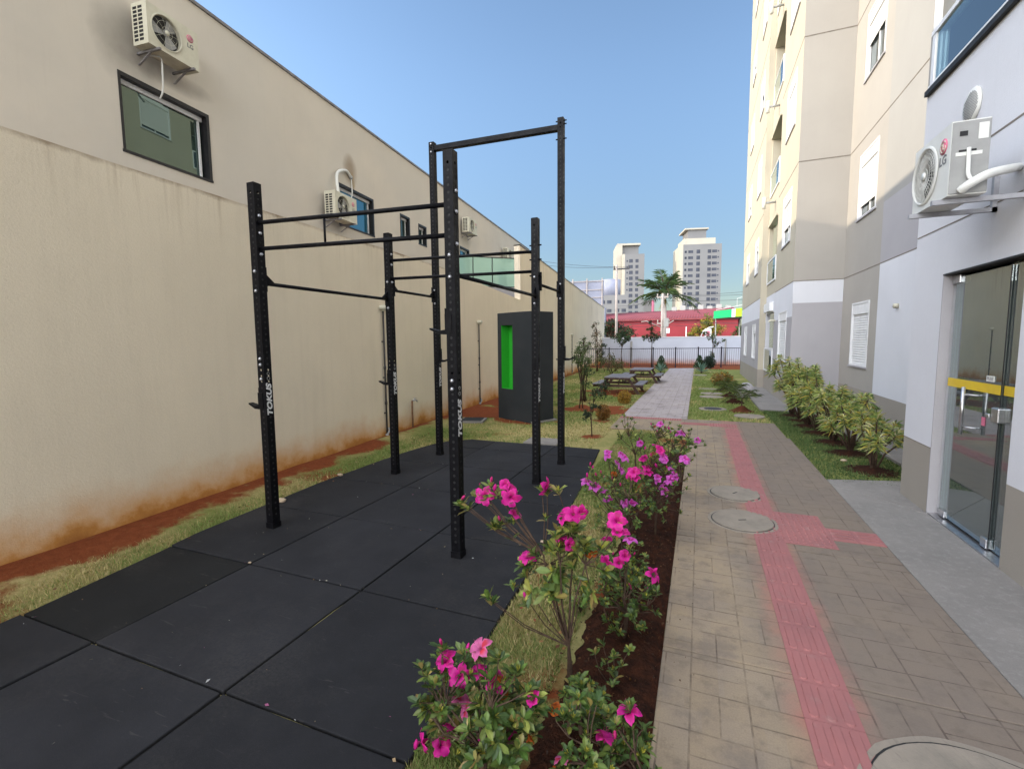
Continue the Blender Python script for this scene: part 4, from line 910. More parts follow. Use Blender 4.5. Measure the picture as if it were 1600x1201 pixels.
# ------------------------------------------------------------------ far fence, white wall
fx0, fy0, fx1, fy1 = -6.15, 27.3, 2.35, 29.4
def fp3(s): return (lerp(fx0,fx1,s), lerp(fy0,fy1,s))
ft = thing('metal_fence', 'black metal picket fence closing the far end of the garden', 'fence')
L_ = math.dist((fx0,fy0),(fx1,fy1)); th_ = math.atan2(fy1-fy0, fx1-fx0)
for i in range(8):
    x, y = fp3(i/7); o = MB().box(-.03,.03,-.03,.03,-.1,1.16).build('post', M['fence'], ft); o.location = (x,y,0); o.rotation_euler = (0,0,th_)
for i in range(7):
    (xa,ya_),(xb,yb_) = fp3(i/7), fp3((i+1)/7); m = MB(); n = 11
    for z in (.10, 1.08): m.tube([(xa,ya_,z),(xb,yb_,z)], .02, 6)
    for j in range(1, n): u = j/n; m.tube([(lerp(xa,xb,u),lerp(ya_,yb_,u),.10),(lerp(xa,xb,u),lerp(ya_,yb_,u),1.08)], .009, 4)
    m.build('gate' if i == 4 else 'picket_panel', M['fence'], ft)
rw = thing('street_wall', 'low white rendered wall with reddish stained foot beyond the fence', 'wall')
k = N('street_wall_paint'); z = k.xyz()[2]; zz = k.math('ADD', z, k.math('MULTIPLY', k.math('SUBTRACT', k.noise(2.1, 5, .65), .5), .5)); s_ = k.ramp(zz, .35, .0)
kb = k.mix(k.ramp(k.noise(1.0, 5), .3, .7), (.50,.54,.62), (.44,.48,.56)); br = k.n('TexBrick', {'Scale': 1.0, 'Mortar Size': .01, 'Brick Width': .8, 'Row Height': .4, 'Color1': (1,1,1), 'Color2': (1,1,1), 'Mortar': (.7,.7,.7)})
k.t.links.new(k.scale((1,1,1)), br.inputs[0]); kb = k.mix(k.math('MULTIPLY', s_, .85), kb, (.35,.15,.08)); M['streetwall'] = k.fin(kb, .85, .2)
MB().prism([(-6.6,33.5),(2.42,32.6),(2.42,32.8),(-6.6,33.7)], -.1, 1.72).build('wall', M['streetwall'], rw)
MB().prism([(-6.6,33.47),(2.45,32.57),(2.45,32.83),(-6.6,33.73)], 1.722, 1.78).build('coping', M['white'], rw)
MB().prism([(-4.5,33.27),(-4.35,33.26),(-4.35,33.24),(-4.5,33.25)], 0, 1.5).build('downpipe', M['greypl'], rw); MB().tube([(1.5,32.63,0),(1.5,32.63,1.6)], .05, 8).build('downpipe', M['greypl'], rw)
# ------------------------------------------------------------------ background beyond the street
bx_ = lambda m, cx, cy, hx, hy, z0, z1, rz=0: m.prism([(cx + a*hx*math.cos(rz) - b*hy*math.sin(rz), cy + a*hx*math.sin(rz) + b*hy*math.cos(rz)) for a, b in ((-1,-1),(1,-1),(1,1),(-1,1))], z0, z1)
M['tower'] = pm('tower_render', (.19,.187,.185), (.165,.163,.165), .12, .9, .15); M['towerw'] = pm('tower_window', (.075,.08,.10), (.035,.038,.05), .4, .8, .1)
M['tcream'] = pm('tower_cream', (.40,.37,.30), (.36,.33,.28), .3, .9, .15)
M['redwall'] = pm('red_painted_wall', (.30,.045,.055), (.25,.038,.045), .5, .8, .2); M['redroof'] = pm('red_metal_roof', (.27,.06,.065), (.19,.045,.05), .8, .6, .3)
M['fascia1'] = pm('dark_green_fascia', (.0,.42,.13), (.0,.38,.12), .7, .4); M['fascia2'] = pm('lime_green_fascia', (.32,.80,.02), (.28,.74,.02), .7, .4); M['fasciaw'] = pm('white_fascia', (.85,.85,.85), (.8,.8,.8), .7, .4)
M['pole'] = pm('concrete_pole', (.42,.37,.34), (.33,.29,.27), 2, .9, .15); M['wire'] = pm('overhead_wire', (.06,.06,.065), (.05,.05,.055), 2, .7); M['bill'] = pm('billboard_back', (.25,.26,.33), (.20,.21,.27), .6, .7)
def tower(name, label, cx, cy, hx, hy, H_, rz, cols, rows, extra):
    t = thing(name, label, 'tower block', (cx, cy, 0), rz)
    m = MB(); m.box(-hx, hx, -hy, hy, -1, H_)
    m.build('walls', M['tower'], t)
    for k2, b in enumerate(extra): MB().box(*b).build('roof_block', M['tower' if k2 % 2 else 'tcream'], t)
    sp = (H_ - 4)/rows
    for i, (u, wd, hh) in enumerate(cols):
        base = None
        for r in range(rows):
            if base is None: base = MB().box(u-wd/2, u+wd/2, -hy-.05, -hy+.1, -hh/2, hh/2).build('window', M['towerw'], t); o = base
            else: o = base.copy(); C.objects.link(o)
            o.location = (0, 0, H_ - 3 - r*sp)
    m = MB(); m.box(-hx-.06, -hx+.8, -hy-.06, hy+.06, 0, H_+.03); m.build('sunlit_side', M['tcream'], t)  # left side in a lighter cream, sunlight put into its colour
    return t
tower('tower_block', 'tall cream tower block with stepped roof right of the palm tree', -2.4, 220, 8.0, 8, 40.6, R(14), [(-6.2,.8,.9),(-4.2,1.9,1.1),(-1.2,1.4,1.5),(3.2,1.4,1.4),(5.2,1.9,1.1),(6.7,.6,.6)], 15,
      [(-6.5,6.0,-6,6,40.6,43.4), (-4.8,2.5,-5,5,43.4,47.0), (-6.2,3.2,-6,6,47.0,47.6)])
tower('tower_block', 'slimmer cream tower block behind the left utility pole', -30.0, 222, 4.6, 7, 39.2, R(16), [(-1.2,1.6,1.5),(1.4,1.3,1.4),(-2.8,.6,.7)], 14,
      [(-7.2,-4.6,-4,8,0,43.6), (-4.6,2.8,-2,5,39.2,43.6), (-6.8,3.4,-4,6,43.6,44.4)])
t = thing('low_apartments', 'small pale grey apartment block with round roof tank, behind the far wall end', 'building', (-31.5,180,0), R(8))
MB().box(-4.5,6,-5,5,-1,18).build('walls', M['tower'], t); m = MB(); m.tube([(-.5,0,18),(-.5,0,24)], 3.8, 24); m.build('roof_tank', M['bill'], t)
wb = MB().box(-.8,.8,-5.08,-4.9,-.6,.6).build('window', M['towerw'], t); wb.location = (-3,0,15.5)
for x in (-3,-.6,2.2,4.6):
    for z in (15.5,12.3,9.1):
        if (x, z) != (-3,15.5): o = wb.copy(); C.objects.link(o); o.location = (x,0,z)
t = thing('slim_tower', 'distant narrow white and pink tower seen under the palm fronds', 'tower block', (-27.0,260,0))
MB().box(-1.6,3,-3,3,0,22).build('walls', M['tower'], t); MB().box(-2.6,-1.6,-3.1,3,0,22.2).build('pink_strip', M['pink'], t); MB().box(3,3.8,-3.1,3,0,22.2).build('pink_strip', M['pink'], t)
# red warehouse
t = thing('red_warehouse', 'long red painted shed with metal roof across the street', 'building', (0,0,0))
MB().prism([(-14,60),(4.1,60),(4.1,61),(-14,61)], -1, 4.05).build('front_wall', M['redwall'], t)
m = MB(); m.add([(-14,59.7,4.06),(4.3,59.7,4.06),(4.3,74,6.1),(-14,74,5.6),(-14,59.7,3.9),(4.3,59.7,3.9)], [(0,1,2,3),(4,5,1,0)])
for i in range(60): x = -14 + i*.305; m.tube([(x,59.7,4.08),(x,74,5.65 + .45*i/60)], .05, 4)
m.build('roof', M['redroof'], t)
MB().prism([(4.1,60),(4.1,74),(4.0,74),(4.0,60)], -1, 4.0).build('side_wall', M['redwall'], t)
m = MB()
for i in range(7): m.box(-4+i*1.2, -3.3+i*1.2, 73, 73.6, 5.6, 6.3 + .2*(i%2))
m.build('roof_vents', M['greypl'], t)
# fuel-station canopy
t = thing('station_canopy', 'green, white and lime fascia of a filling station canopy on thin posts', 'canopy', (0,0,0))
def fas(x0, x1, y0, y1, z0a, z1a, z0b, z1b, mt, nm):
    m = MB(); m.add([(x0,y0,z0a),(x1,y1,z0b),(x1,y1,z1b),(x0,y0,z1a),(x0,y0+.3,z0a),(x1,y1+.3,z0b),(x1,y1+.3,z1b),(x0,y0+.3,z1a)], [(0,1,2,3),(7,6,5,4),(0,4,5,1),(3,2,6,7),(0,3,7,4),(1,5,6,2)]); return m.build(nm, M[mt], t)
fas(1.05,2.45,45,44.4,3.38,4.02,3.45,4.12,'fascia1','green_fascia'); fas(2.45,2.72,44.4,44.3,3.45,4.12,3.47,4.14,'fasciaw','white_stripe'); fas(2.72,9,44.3,42,3.47,4.14,3.6,4.5,'fascia2','lime_fascia')
MB().prism([(1.1,45.3),(9,42.3),(9,50),(1.1,50)], 3.5, 3.7).build('canopy_roof', M['greypl'], t)
m = MB(); m.tube([(1.25,45.6,0),(1.25,45.6,3.5)], .05, 8); m.tube([(3.2,46,0),(3.2,46,3.5)], .06, 8); m.build('post', M['greypl'], t)
m = MB(); m.tube([(1.3,47,3.7),(1.3,47,4.25),(6,46,5.0),(6,46,3.7)], .02, 5); m.tube([(3.0,47,4.4),(3.0,47,5.2),(4.2,47,5.5),(4.2,47,4.6)], .02, 5); m.build('roof_railing', M['alu'], t)
# billboard
t = thing('billboard', 'grey back of a large billboard on posts above the far left wall', 'billboard', (-11.35,50,0), R(6))
m = MB(); m.box(-3.2,1.75,-.1,.1,5.2,7.9); m.build('panel', M['bill'], t)
m = MB()
for x in (-3,-1.5,0,1.6): m.box(x-.05,x+.05,-.25,-.1,4.6,8.1)
for z in (5.3,6.1,6.9,7.8): m.box(-3.2,1.75,-.18,-.11,z-.03,z+.03)
m.build('frame', M['pole'], t); m = MB(); m.box(-3.4,2.0,-.5,.6,0,5.0); m.build('shed', M['bill'], t)
# utility poles and wires
def upole(label, x, y, h, arms, lean=0):
    t = thing('utility_pole', label, 'utility pole', (x,y,0), 0, 'utility poles along the street')
    MB().tube([(lean*.0,0,-.2),(lean,0,h)], [.13,.085], 12).build('shaft', M['pole'], t)
    m = MB()
    m = None
    for z, a, b in arms:
        m = MB(); m.box(a, b, -.06, .06, z-.06, z+.06)
        for q in (a+.06, b-.06): m.tube([(q,0,z+.05),(q,0,z+.28)], .05, 6)
        m.build('crossarm', M['wire' if lean else 'pole'], t)
    return t
upole('tall pale utility pole with dark crossarm, left of the palm', -6.55, 40, 7.8, [(7.45,-.3,1.0)], -.05)
p2 = upole('shorter utility pole with street lamp arms in front of the palm', -2.9, 40, 5.3, [(5.0,-.45,.45),(2.9,-.4,.6)])
m = MB(); m.tube([(-.1,0,2.6),(-1.2,-.3,3.1),(-1.6,-.4,3.05)], .04, 6); m.tube([(.1,0,2.6),(.9,-.3,3.1)], .04, 6); m.build('lamp_arm', M['pole'], p2)
m = MB(); m.box(.15,.5,-.2,.1,2.6,3.3); m.build('transformer', M['greypl'], p2)
m = MB(); m.box(.35,.6,-.25,-.2,2.1,2.5); m.build('road_sign', M['fasciaw'], p2); 
def wire(pts, sag, r=.012):
    out = []
    for a, b in zip(pts, pts[1:]):
        for s in range(9): u = s/8; p = Vector(a).lerp(Vector(b), u); p.z -= sag*4*u*(1-u); out.append(p)
    return MB().tube(out, r, 4)
for i, (pts, sg_) in enumerate([([(-16,36,8.9),(-6.3,40,7.6)], .3), ([(-16,36,8.5),(-5.7,40,7.6)], .4), ([(-6.55,40,3.1),(-2.9,40,3.0),(6,42,3.0)], .15), ([(-6.55,40,2.9),(-2.9,40,2.8),(6,42,2.75)], .2), ([(-6.55,40,2.7),(-2.9,40,3.3),(6,42,2.6)], .1),
        ([(-6.5,40,4.4),(-2.5,40,5.1),(8,44,5.9)], .2), ([(-6.5,40,4.2),(-3.3,40,5.1),(8,44,5.5)], .2), ([(-2.9,40,4.7),(8,44,5.1)], .2), ([(-12,45,3.3),(-6.5,40,3.2)], .2)]):
    o = wire(pts, sg_).build('overhead_wire', M['wire']); tag(o, ['uppermost wire running left from the tall pole','second wire running left from the tall pole','upper street cable crossing between both poles','middle street cable crossing between both poles','lowest street cable crossing between both poles',
        'topmost wire over the shorter pole to the right','second wire over the shorter pole to the right','short wire leaving the shorter pole to the right','low cable left of the tall pole'][i], 'wire', 'overhead wires along the street')
t = thing('street_post', 'thin white pole with curved cable, right of the palm over the white wall', 'post', (-1.0,38,0))
MB().tube([(0,0,0),(0,0,2.55)], .035, 6).build('shaft', M['fasciaw'], t); MB().tube([(.9,0,1.4),(1.2,0,2.2),(1.6,0,2.45),(1.9,0,2.5)], .04, 6).build('curved_arm', M['fasciaw'], t)
t = thing('notice_box', 'small white box sign with red mark above the white wall', 'sign', (.52,37.2,0)); MB().box(-.22,.22,-.1,.1,1.3,2.35).build('box', M['fasciaw'], t); MB().box(-.1,.12,-.11,-.1,1.7,2.2).build('mark', M['pink'], t)

# ------------------------------------------------------------------ foliage builders
def rot_to(d):
    d = Vector(d).normalized(); a = d.orthogonal().normalized(); b = d.cross(a); return a, b, d
def leafs(L, fancy=False):
    """L: list of (pos, dir, normal, length, width, color, droop)"""
    m = MB()
    for p, d, nrm_, ln, wd, c, dr in L:
        p = Vector(p); d = Vector(d).normalized(); s = d.cross(Vector(nrm_))
        if s.length < 1e-3: s = d.orthogonal()
        s.normalize(); n_ = s.cross(d).normalized(); g = Vector((0,0,-dr*ln)); h = wd/2
        if fancy:
            q = [p, p + d*ln*.35 + s*h*.85 + n_*h*.30 + g*.15, p + d*ln*.35 + g*.15, p + d*ln*.35 - s*h*.85 + n_*h*.30 + g*.15,
                 p + d*ln*.72 + s*h*.95 + n_*h*.25 + g*.5, p + d*ln*.72 + g*.5, p + d*ln*.72 - s*h*.95 + n_*h*.25 + g*.5, p + d*ln + g]
            m.add(q, [(0,2,1),(0,3,2),(1,2,5,4),(2,3,6,5),(4,5,7),(5,6,7)], 0, False)
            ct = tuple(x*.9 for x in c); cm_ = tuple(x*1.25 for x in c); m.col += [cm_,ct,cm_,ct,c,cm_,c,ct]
        else:
            q = [p, p + d*ln*.5 + s*h + n_*h*.3 + g*.3, p + d*ln + g, p + d*ln*.5 - s*h + n_*h*.3 + g*.3]
            m.add(q, [(0,1,2),(0,2,3)], 0, False, c)
    return m
def rv(s=1): return Vector((rnd.gauss(0,s), rnd.gauss(0,s), rnd.gauss(0,s)))
def vary(c, a=.25): v = rnd.uniform(1-a, 1+a); return (c[0]*v*rnd.uniform(.9,1.1), c[1]*v, c[2]*v*rnd.uniform(.9,1.1))
# azalea flowers
def flower_mb(open_, c1, c2, size, tilt=0):
    m = MB()
    for k2 in range(5):
        a0 = 2*PI*k2/5 + rnd.uniform(-.1,.1); rows = []; op = open_*rnd.uniform(.85,1.15)
        prof = [(0.04,0,.05),(.12,.28,.10),(.22+.12*op,.52,.30),(.34+.34*op,.70-.12*op,.44),(.46+.52*op,.74-.34*op,.34),(.52+.62*op,.72-.48*op,.06)]
        for j, (r_, z, wd) in enumerate(prof):
            for s in (-1,-.5,0,.5,1):
                ang = a0; rr = r_*(1-.08*s*s) + (.05*math.sin(5*s+k2+j) if j > 3 else 0); z2 = z + (.05*s*s if j > 2 else 0) + (.04*math.sin(7*s+j+k2) if j > 3 else 0)
                x = rr*math.cos(ang) - s*wd*.95*math.sin(ang); y = rr*math.sin(ang) + s*wd*.95*math.cos(ang); rows.append((x*size, y*size, z2*size))
        n = len(m.v); m.v += rows
        for j, _ in enumerate(prof):
            for s in range(5):
                u = j/5; base_ = c2 if (k2 in (0,1) and 1 <= j <= 3 and s in (1,2,3)) else c1
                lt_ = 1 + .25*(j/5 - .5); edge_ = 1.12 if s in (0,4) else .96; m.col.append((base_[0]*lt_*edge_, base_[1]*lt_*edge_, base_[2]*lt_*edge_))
        for j in range(5):
            for s in range(4): m.f.append((n+j*5+s, n+j*5+s+1, n+(j+1)*5+s+1, n+(j+1)*5+s)); m.mi.append(0); m.sm.append(True)
    for k2 in range(5):
        a = rnd.uniform(-.5,.5)+.3*k2; e = (.25*math.cos(a*2)*size, .25*math.sin(a*2)*size, (1.0+.1*k2)*size); m.tube([(0,0,.1*size),(e[0]*.4,e[1]*.4,.6*size),e], .008*size, 4, col=(c1[0]*.9,c1[1]*.8,c1[2]*.8))
    return m
def bud_mb(c1, size):
    m = MB(); n = 8; pr = [(0,.05),(.25,.17),(.55,.22),(.85,.14),(1.05,.02)]
    for j, (z, r_) in enumerate(pr):
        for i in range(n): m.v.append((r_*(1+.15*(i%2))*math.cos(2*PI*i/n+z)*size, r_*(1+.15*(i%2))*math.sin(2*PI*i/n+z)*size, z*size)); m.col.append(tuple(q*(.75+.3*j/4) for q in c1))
    for j in range(4):
        for i in range(n): m.f.append((j*n+i, j*n+(i+1)%n, (j+1)*n+(i+1)%n, (j+1)*n+i)); m.mi.append(0); m.sm.append(True)
    return m
MAG = (.78,.020,.36); MAGD = (.60,.008,.20); PNK = (.72,.13,.62); PNKD = (.60,.03,.30); PALE = (.75,.16,.42)
FM = {}
def mesh_of(mb, nm):
    o = mb.build(nm, M['petal']); me = o.data; bpy.data.objects.remove(o); return me
FM['m'] = [mesh_of(flower_mb(o_, MAG, MAGD, .040), 'flower') for o_ in (.9,.6,1.05)]
FM['p'] = [mesh_of(flower_mb(o_, PNK, PNKD, .038), 'flower') for o_ in (.9,.65,1.0)]
FM['q'] = [mesh_of(flower_mb(o_, PALE, (.75,.05,.10), .039), 'flower') for o_ in (.8,.95)]
FM['b'] = [mesh_of(bud_mb(MAG, .036), 'flower_bud'), mesh_of(bud_mb((.70,.03,.25), .028), 'flower_bud')]
FM['w'] = [mesh_of(flower_mb(.25, (.55,.13,.02), (.4,.07,.01), .034), 'withered_flower')]
GRN = [(.085,.15,.032), (.11,.18,.04), (.15,.21,.05), (.06,.105,.03), (.07,.12,.04)]
YGR = [(.24,.29,.07), (.33,.35,.08), (.20,.26,.08), (.30,.24,.08)]
def whorl(L, p, d, n=9, ln=.042, yel=.3, spread=1.0):
    a, b, d = rot_to(d); ph = rnd.uniform(0, 6.3)
    for i in range(n):
        g = ph + i*2.4; e = rnd.uniform(.35, 1.0)*spread; up_ = rnd.uniform(.2,.7)
        dd = (a*math.cos(g) + b*math.sin(g))*e + d*up_ + Vector((0,0,.05)); l2 = ln*rnd.uniform(.65,1.25)
        c = vary(rnd.choice(YGR if rnd.random() < yel else GRN)); L.append((p - d*rnd.uniform(0,.018), dd, d + Vector((0,0,.4)), l2, l2*rnd.uniform(.36,.46), c, rnd.uniform(.0,.25)))
    if rnd.random() < .55:
        for i in range(5): g = ph + i*1.3; L.append((p, d*.9 + (a*math.cos(g)+b*math.sin(g))*.35, a, ln*.5, ln*.14, vary((.34,.33,.05)), 0))
def azalea(base, fork_h, tips, blooms, label, nfill, fill, ln=.042, yel=.3, zmin=.1, seed=0):
    """tips: explicit whorl ends; blooms: (x,y,z,type) ; fill: ((cx,cy,cz),(rx,ry,rz)) ellipsoid for extra whorls"""
    rnd.seed(100+seed); bz = Vector(base)
    t = thing('azalea_bush', label, 'azalea', base, 0, 'azaleas in the flower bed')
    st = MB(); L = []; fork = Vector((rnd.uniform(-.02,.02), rnd.uniform(-.02,.02), fork_h))
    nodes = []
    (cx,cy,cz),(rx,ry,rz_) = fill; cen = Vector((cx,cy,cz)) - bz
    nb = 5 + nfill//9
    for i in range(nb):
        g = 2*PI*i/nb + rnd.uniform(-.4,.4); rr = rnd.uniform(.35,.75); p = cen + Vector((rx*rr*math.cos(g), ry*rr*math.sin(g), rz_*rnd.uniform(-.35,.45))); nodes.append(p)
        md = fork.lerp(p, .5) + Vector((0,0,.02)) + rv(.012); st.tube([(0,0,-.02), fork*.6 + rv(.004), fork, md, p], [.010,.008,.0065,.0045,.003], 6)
    nfill = int(nfill*1.5) + 8; ends = [Vector(q) - bz for q in tips]
    for i in range(nfill):
        while True:
            q = Vector((rnd.uniform(-1,1), rnd.uniform(-1,1), rnd.uniform(-1,1)))
            if .25 < q.length < 1: break
        p = cen + Vector((q.x*rx, q.y*ry, q.z*rz_))
        if p.z + bz.z > zmin: ends.append(p)
    for p in ends + [Vector(b[:3]) - bz for b in blooms]:
        nd = min(nodes + [fork], key=lambda q: (q-p).length + (.15 if q.z > p.z else 0)); md = nd.lerp(p, .55) + Vector((0,0,.012 - .1*(p-nd).length)) + rv(.006)
        st.tube([nd, md, p], [.0032,.0024,.0018], 5, caps=False)
    for p in ends:
        nd = min(nodes, key=lambda q: (q-p).length); d = (p-nd).normalized()*.5 + Vector((0,0,.7)) + rv(.2); whorl(L, p, d, rnd.randint(7,11), ln, yel)
        if rnd.random() < .6: whorl(L, nd.lerp(p, .6), d, 4, ln*.85, yel*.6, 1.2)
    for b in blooms:
        p = Vector(b[:3]) - bz; whorl(L, p - Vector((0,0,.02)), Vector((0,0,1)) + rv(.3), 7, ln*.9, yel)
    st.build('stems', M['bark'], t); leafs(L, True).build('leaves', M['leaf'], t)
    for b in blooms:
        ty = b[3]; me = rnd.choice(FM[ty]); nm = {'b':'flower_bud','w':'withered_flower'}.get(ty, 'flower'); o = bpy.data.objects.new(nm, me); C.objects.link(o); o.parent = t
        o.location = Vector(b[:3]) - bz; toc = (Vector((0,0,1.6)) - Vector(b[:3])).normalized()
        if ty == 'b': dd = Vector((0,0,1)) + rv(.3)
        elif ty == 'w': dd = rv(.8) + Vector((0,0,-.3))
        else: dd = toc*.55 + Vector((0,0,.45)) + rv(.38)
        o.rotation_euler = dd.to_track_quat('Z', 'Y').to_euler(); sc = rnd.uniform(.85, 1.15); o.scale = (sc,)*3
    return t
azalea((-.70,1.42,-.01), .14, [(-.84,1.45,.40),(-.95,1.45,.31),(-.98,1.46,.33),(-.88,1.45,.44),(-.74,1.45,.45),(-.60,1.47,.40),(-.52,1.45,.36),(-.93,1.42,.22),(-.64,1.44,.47)],
    [(-.71,1.45,.475,'q'),(-.855,1.45,.39,'m'),(-.88,1.45,.455,'b'),(-.80,1.43,.262,'q'),(-.765,1.44,.235,'q'),(-.885,1.43,.06,'m'),(-.85,1.42,.13,'m'),(-.595,1.43,.17,'m'),(-.505,1.45,.345,'m'),(-.66,1.45,.36,'m'),(-.735,1.47,.36,'m'),(-1.0,1.43,-.0,'b'),
     (-.64,1.46,.33,'w'),(-.63,1.45,.40,'w'),(-.53,1.42,.20,'w'),(-.70,1.42,.12,'m'),(-.80,1.44,.36,'m'),(-.92,1.40,.10,'m'),(-.79,1.48,.43,'b')],
    'full azalea with deep magenta flowers at the bottom edge of the photo', 46, ((-.72,1.44,.25),(.25,.16,.22)), .052, .25, .02, 1)
azalea((-.50,1.93,-.01), .24, [(-1.05,1.95,.81),(-1.02,1.95,.80),(-.97,1.96,.86),(-.92,1.95,.84),(-.62,1.95,.92),(-.57,1.96,.93),(-.88,1.94,.73),(-.90,1.95,.35),(-.92,1.95,.37),(-.68,1.95,.62),(-.60,1.94,.66),(-.44,1.95,.70),(-.38,1.95,.70),(-.50,1.95,.60),(-.72,1.94,.52),(-.46,1.95,.50),(-.62,1.94,.45),(-.70,1.95,.44),(-.56,1.93,.52),(-.36,1.96,.60),(-.74,1.95,.57)],
    [(-.805,1.95,.905,'m'),(-.83,1.96,.925,'m'),(-.79,1.94,.885,'m'),(-.784,1.95,.785,'m'),(-.95,1.95,.905,'b'),(-.90,1.96,.935,'b'),(-.88,1.95,.90,'b'),(-.925,1.95,.87,'m'),(-1.055,1.95,.835,'b'),(-.645,1.95,.95,'m'),(-.87,1.94,.75,'b'),(-.85,1.95,.76,'b'),(-.545,1.95,.705,'m'),(-.52,1.94,.70,'m'),(-.501,1.95,.83,'m'),(-.472,1.95,.855,'m'),(-.53,1.96,.81,'m'),(-.712,1.95,.595,'m'),(-.31,1.95,.83,'m'),(-.305,1.94,.78,'m'),(-.47,1.95,.66,'w'),(-.42,1.95,.69,'w'),(-.72,1.95,.40,'b')],
    'leggy azalea with long arching bare branches reaching over the mats', 8, ((-.55,1.95,.60),(.18,.10,.18)), .062, .5, .3, 2)
azalea((-.34,2.42,-.01), .16, [(-.20,2.40,.38),(-.22,2.38,.35)], [(-.416,2.35,.455,'m'),(-.363,2.35,.452,'m'),(-.334,2.35,.49,'m'),(-.303,2.35,.57,'p'),(-.206,2.40,.385,'m'),(-.22,2.40,.32,'b'),(-.30,2.4,.30,'b'),(-.195,2.4,.41,'b')],
    'small leafy azalea with a few magenta blooms in front of the brown stump stems', 30, ((-.33,2.42,.24),(.17,.16,.20)), .038, .12, .03, 3)
azalea((-.16,1.52,-.01), .10, [(-.19,1.5,.37),(-.26,1.5,.33),(-.14,1.52,.30),(-.35,1.48,.10)], [(-.189,1.5,.34,'m'),(-.272,1.5,.215,'m'),(-.405,1.47,.12,'q'),(-.235,1.5,.24,'b'),(-.43,1.5,.05,'w'),(-.17,1.48,.12,'b'),(-.46,1.5,.30,'w')],
    'low dark green azalea at the bottom right corner of the flower bed', 34, ((-.27,1.50,.19),(.19,.13,.20)), .046, .12, .0, 4)
azalea((-.40,1.72,-.01), .1, [], [(-.44,1.72,.18,'b')], 'small dark azalea tuft on the mulch behind the bottom bushes', 10, ((-.42,1.74,.14),(.10,.10,.12)), .04, .1, .02, 9)
azalea((-.44,3.25,-.01), .26, [(-.70,3.3,.62),(-.66,3.3,.60),(-.75,3.3,.50),(-.36,3.3,.55),(-.55,3.3,.72)],
    [(-.582,3.3,.77,'p'),(-.60,3.31,.785,'p'),(-.51,3.3,.78,'p'),(-.49,3.3,.76,'p'),(-.535,3.29,.72,'p'),(-.681,3.3,.53,'p'),(-.66,3.3,.52,'p'),(-.607,3.3,.495,'p'),(-.59,3.29,.47,'p'),(-.752,3.3,.555,'p'),(-.701,3.3,.67,'b'),(-.72,3.3,.69,'b'),(-.432,3.3,.64,'m'),(-.411,3.3,.665,'m'),(-.40,3.31,.62,'m'),(-.465,3.3,.437,'p'),(-.416,3.3,.429,'p'),(-.44,3.29,.45,'p'),(-.64,3.3,.64,'b'),(-.67,3.3,.62,'b'),(-.56,3.3,.60,'b'),(-.50,3.3,.56,'b'),(-.74,3.3,.60,'b'),(-.62,3.3,.60,'b'),(-.545,3.3,.66,'w')],
    'azalea with light pink double blooms nearest the corner of the mats', 30, ((-.52,3.28,.44),(.22,.20,.26)), .036, .15, .1, 5)
azalea((-.30,3.85,-.01), .28, [(-.10,3.9,.60),(-.14,3.9,.70),(-.44,3.9,.70),(-.36,3.9,.74),(-.05,3.9,.52)],
    [(-.197,3.9,.47,'p'),(-.173,3.9,.515,'p'),(-.185,3.92,.545,'p'),(-.16,3.9,.48,'p'),(-.21,3.89,.44,'p'),(-.301,3.9,.47,'p'),(-.28,3.9,.45,'p'),(-.239,3.9,.366,'p'),(-.25,3.9,.40,'p'),(-.291,3.9,.712,'m'),(-.274,3.9,.70,'m'),(-.31,3.9,.725,'m'),(-.26,3.9,.645,'p'),(-.24,3.9,.63,'p'),(-.094,3.9,.64,'p'),(-.085,3.9,.625,'p'),(-.419,3.9,.60,'m'),(-.40,3.9,.64,'m'),(-.383,3.9,.54,'m'),(-.45,3.9,.50,'m'),(-.37,3.9,.50,'m'),(-.443,3.9,.755,'p'),(-.35,3.9,.65,'b'),(-.22,3.9,.56,'b'),(-.40,3.9,.70,'b'),(-.30,3.9,.56,'b'),(-.42,3.9,.24,'b')],
    'azalea with the brightest pink cluster hanging toward the paved path', 34, ((-.28,3.88,.40),(.24,.24,.28)), .036, .12, .1, 6)
azalea((-.24,4.85,-.01), .34, [(-.32,4.9,.77),(-.42,4.9,.74),(-.26,4.9,.76),(-.18,4.9,.74),(-.08,4.9,.70),(.05,4.9,.60),(.07,4.9,.56),(-.02,4.9,.45),(-.36,4.9,.70)],
    [(-.172,4.9,.66,'p'),(-.15,4.9,.655,'p'),(-.19,4.9,.65,'p'),(-.0,4.9,.60,'p'),(-.352,4.9,.74,'p'),(-.426,4.9,.72,'w'),(-.264,4.9,.69,'b'),(-.30,4.9,.71,'b'),(-.25,4.9,.65,'b'),(-.38,4.9,.66,'b'),(-.44,4.9,.73,'b')],
    'tall azalea at the bed end with leafy crown against the pavement', 44, ((-.24,4.88,.55),(.24,.24,.24)), .036, .12, .2, 7)
azalea((-.62,5.2,-.01), .34, [(-.72,5.2,.74),(-.76,5.2,.76),(-.68,5.2,.73),(-.84,5.2,.64),(-.78,5.2,.70),(-.64,5.2,.70),(-.82,5.2,.55),(-.72,5.2,.66)], [(-.60,5.2,.50,'b')],
    'bare-stemmed azalea with white-green tips left of the tall leafy one', 6, ((-.64,5.2,.50),(.22,.16,.14)), .04, .35, .3, 8)
azalea((-.44,2.82,-.01), .12, [], [(-.40,2.8,.42,'m'),(-.50,2.8,.36,'m'),(-.34,2.8,.30,'b'),(-.47,2.8,.28,'b')], 'dark leafy azalea filling the gap behind the small magenta one', 26, ((-.42,2.82,.24),(.18,.16,.19)), .036, .15, .04, 10)
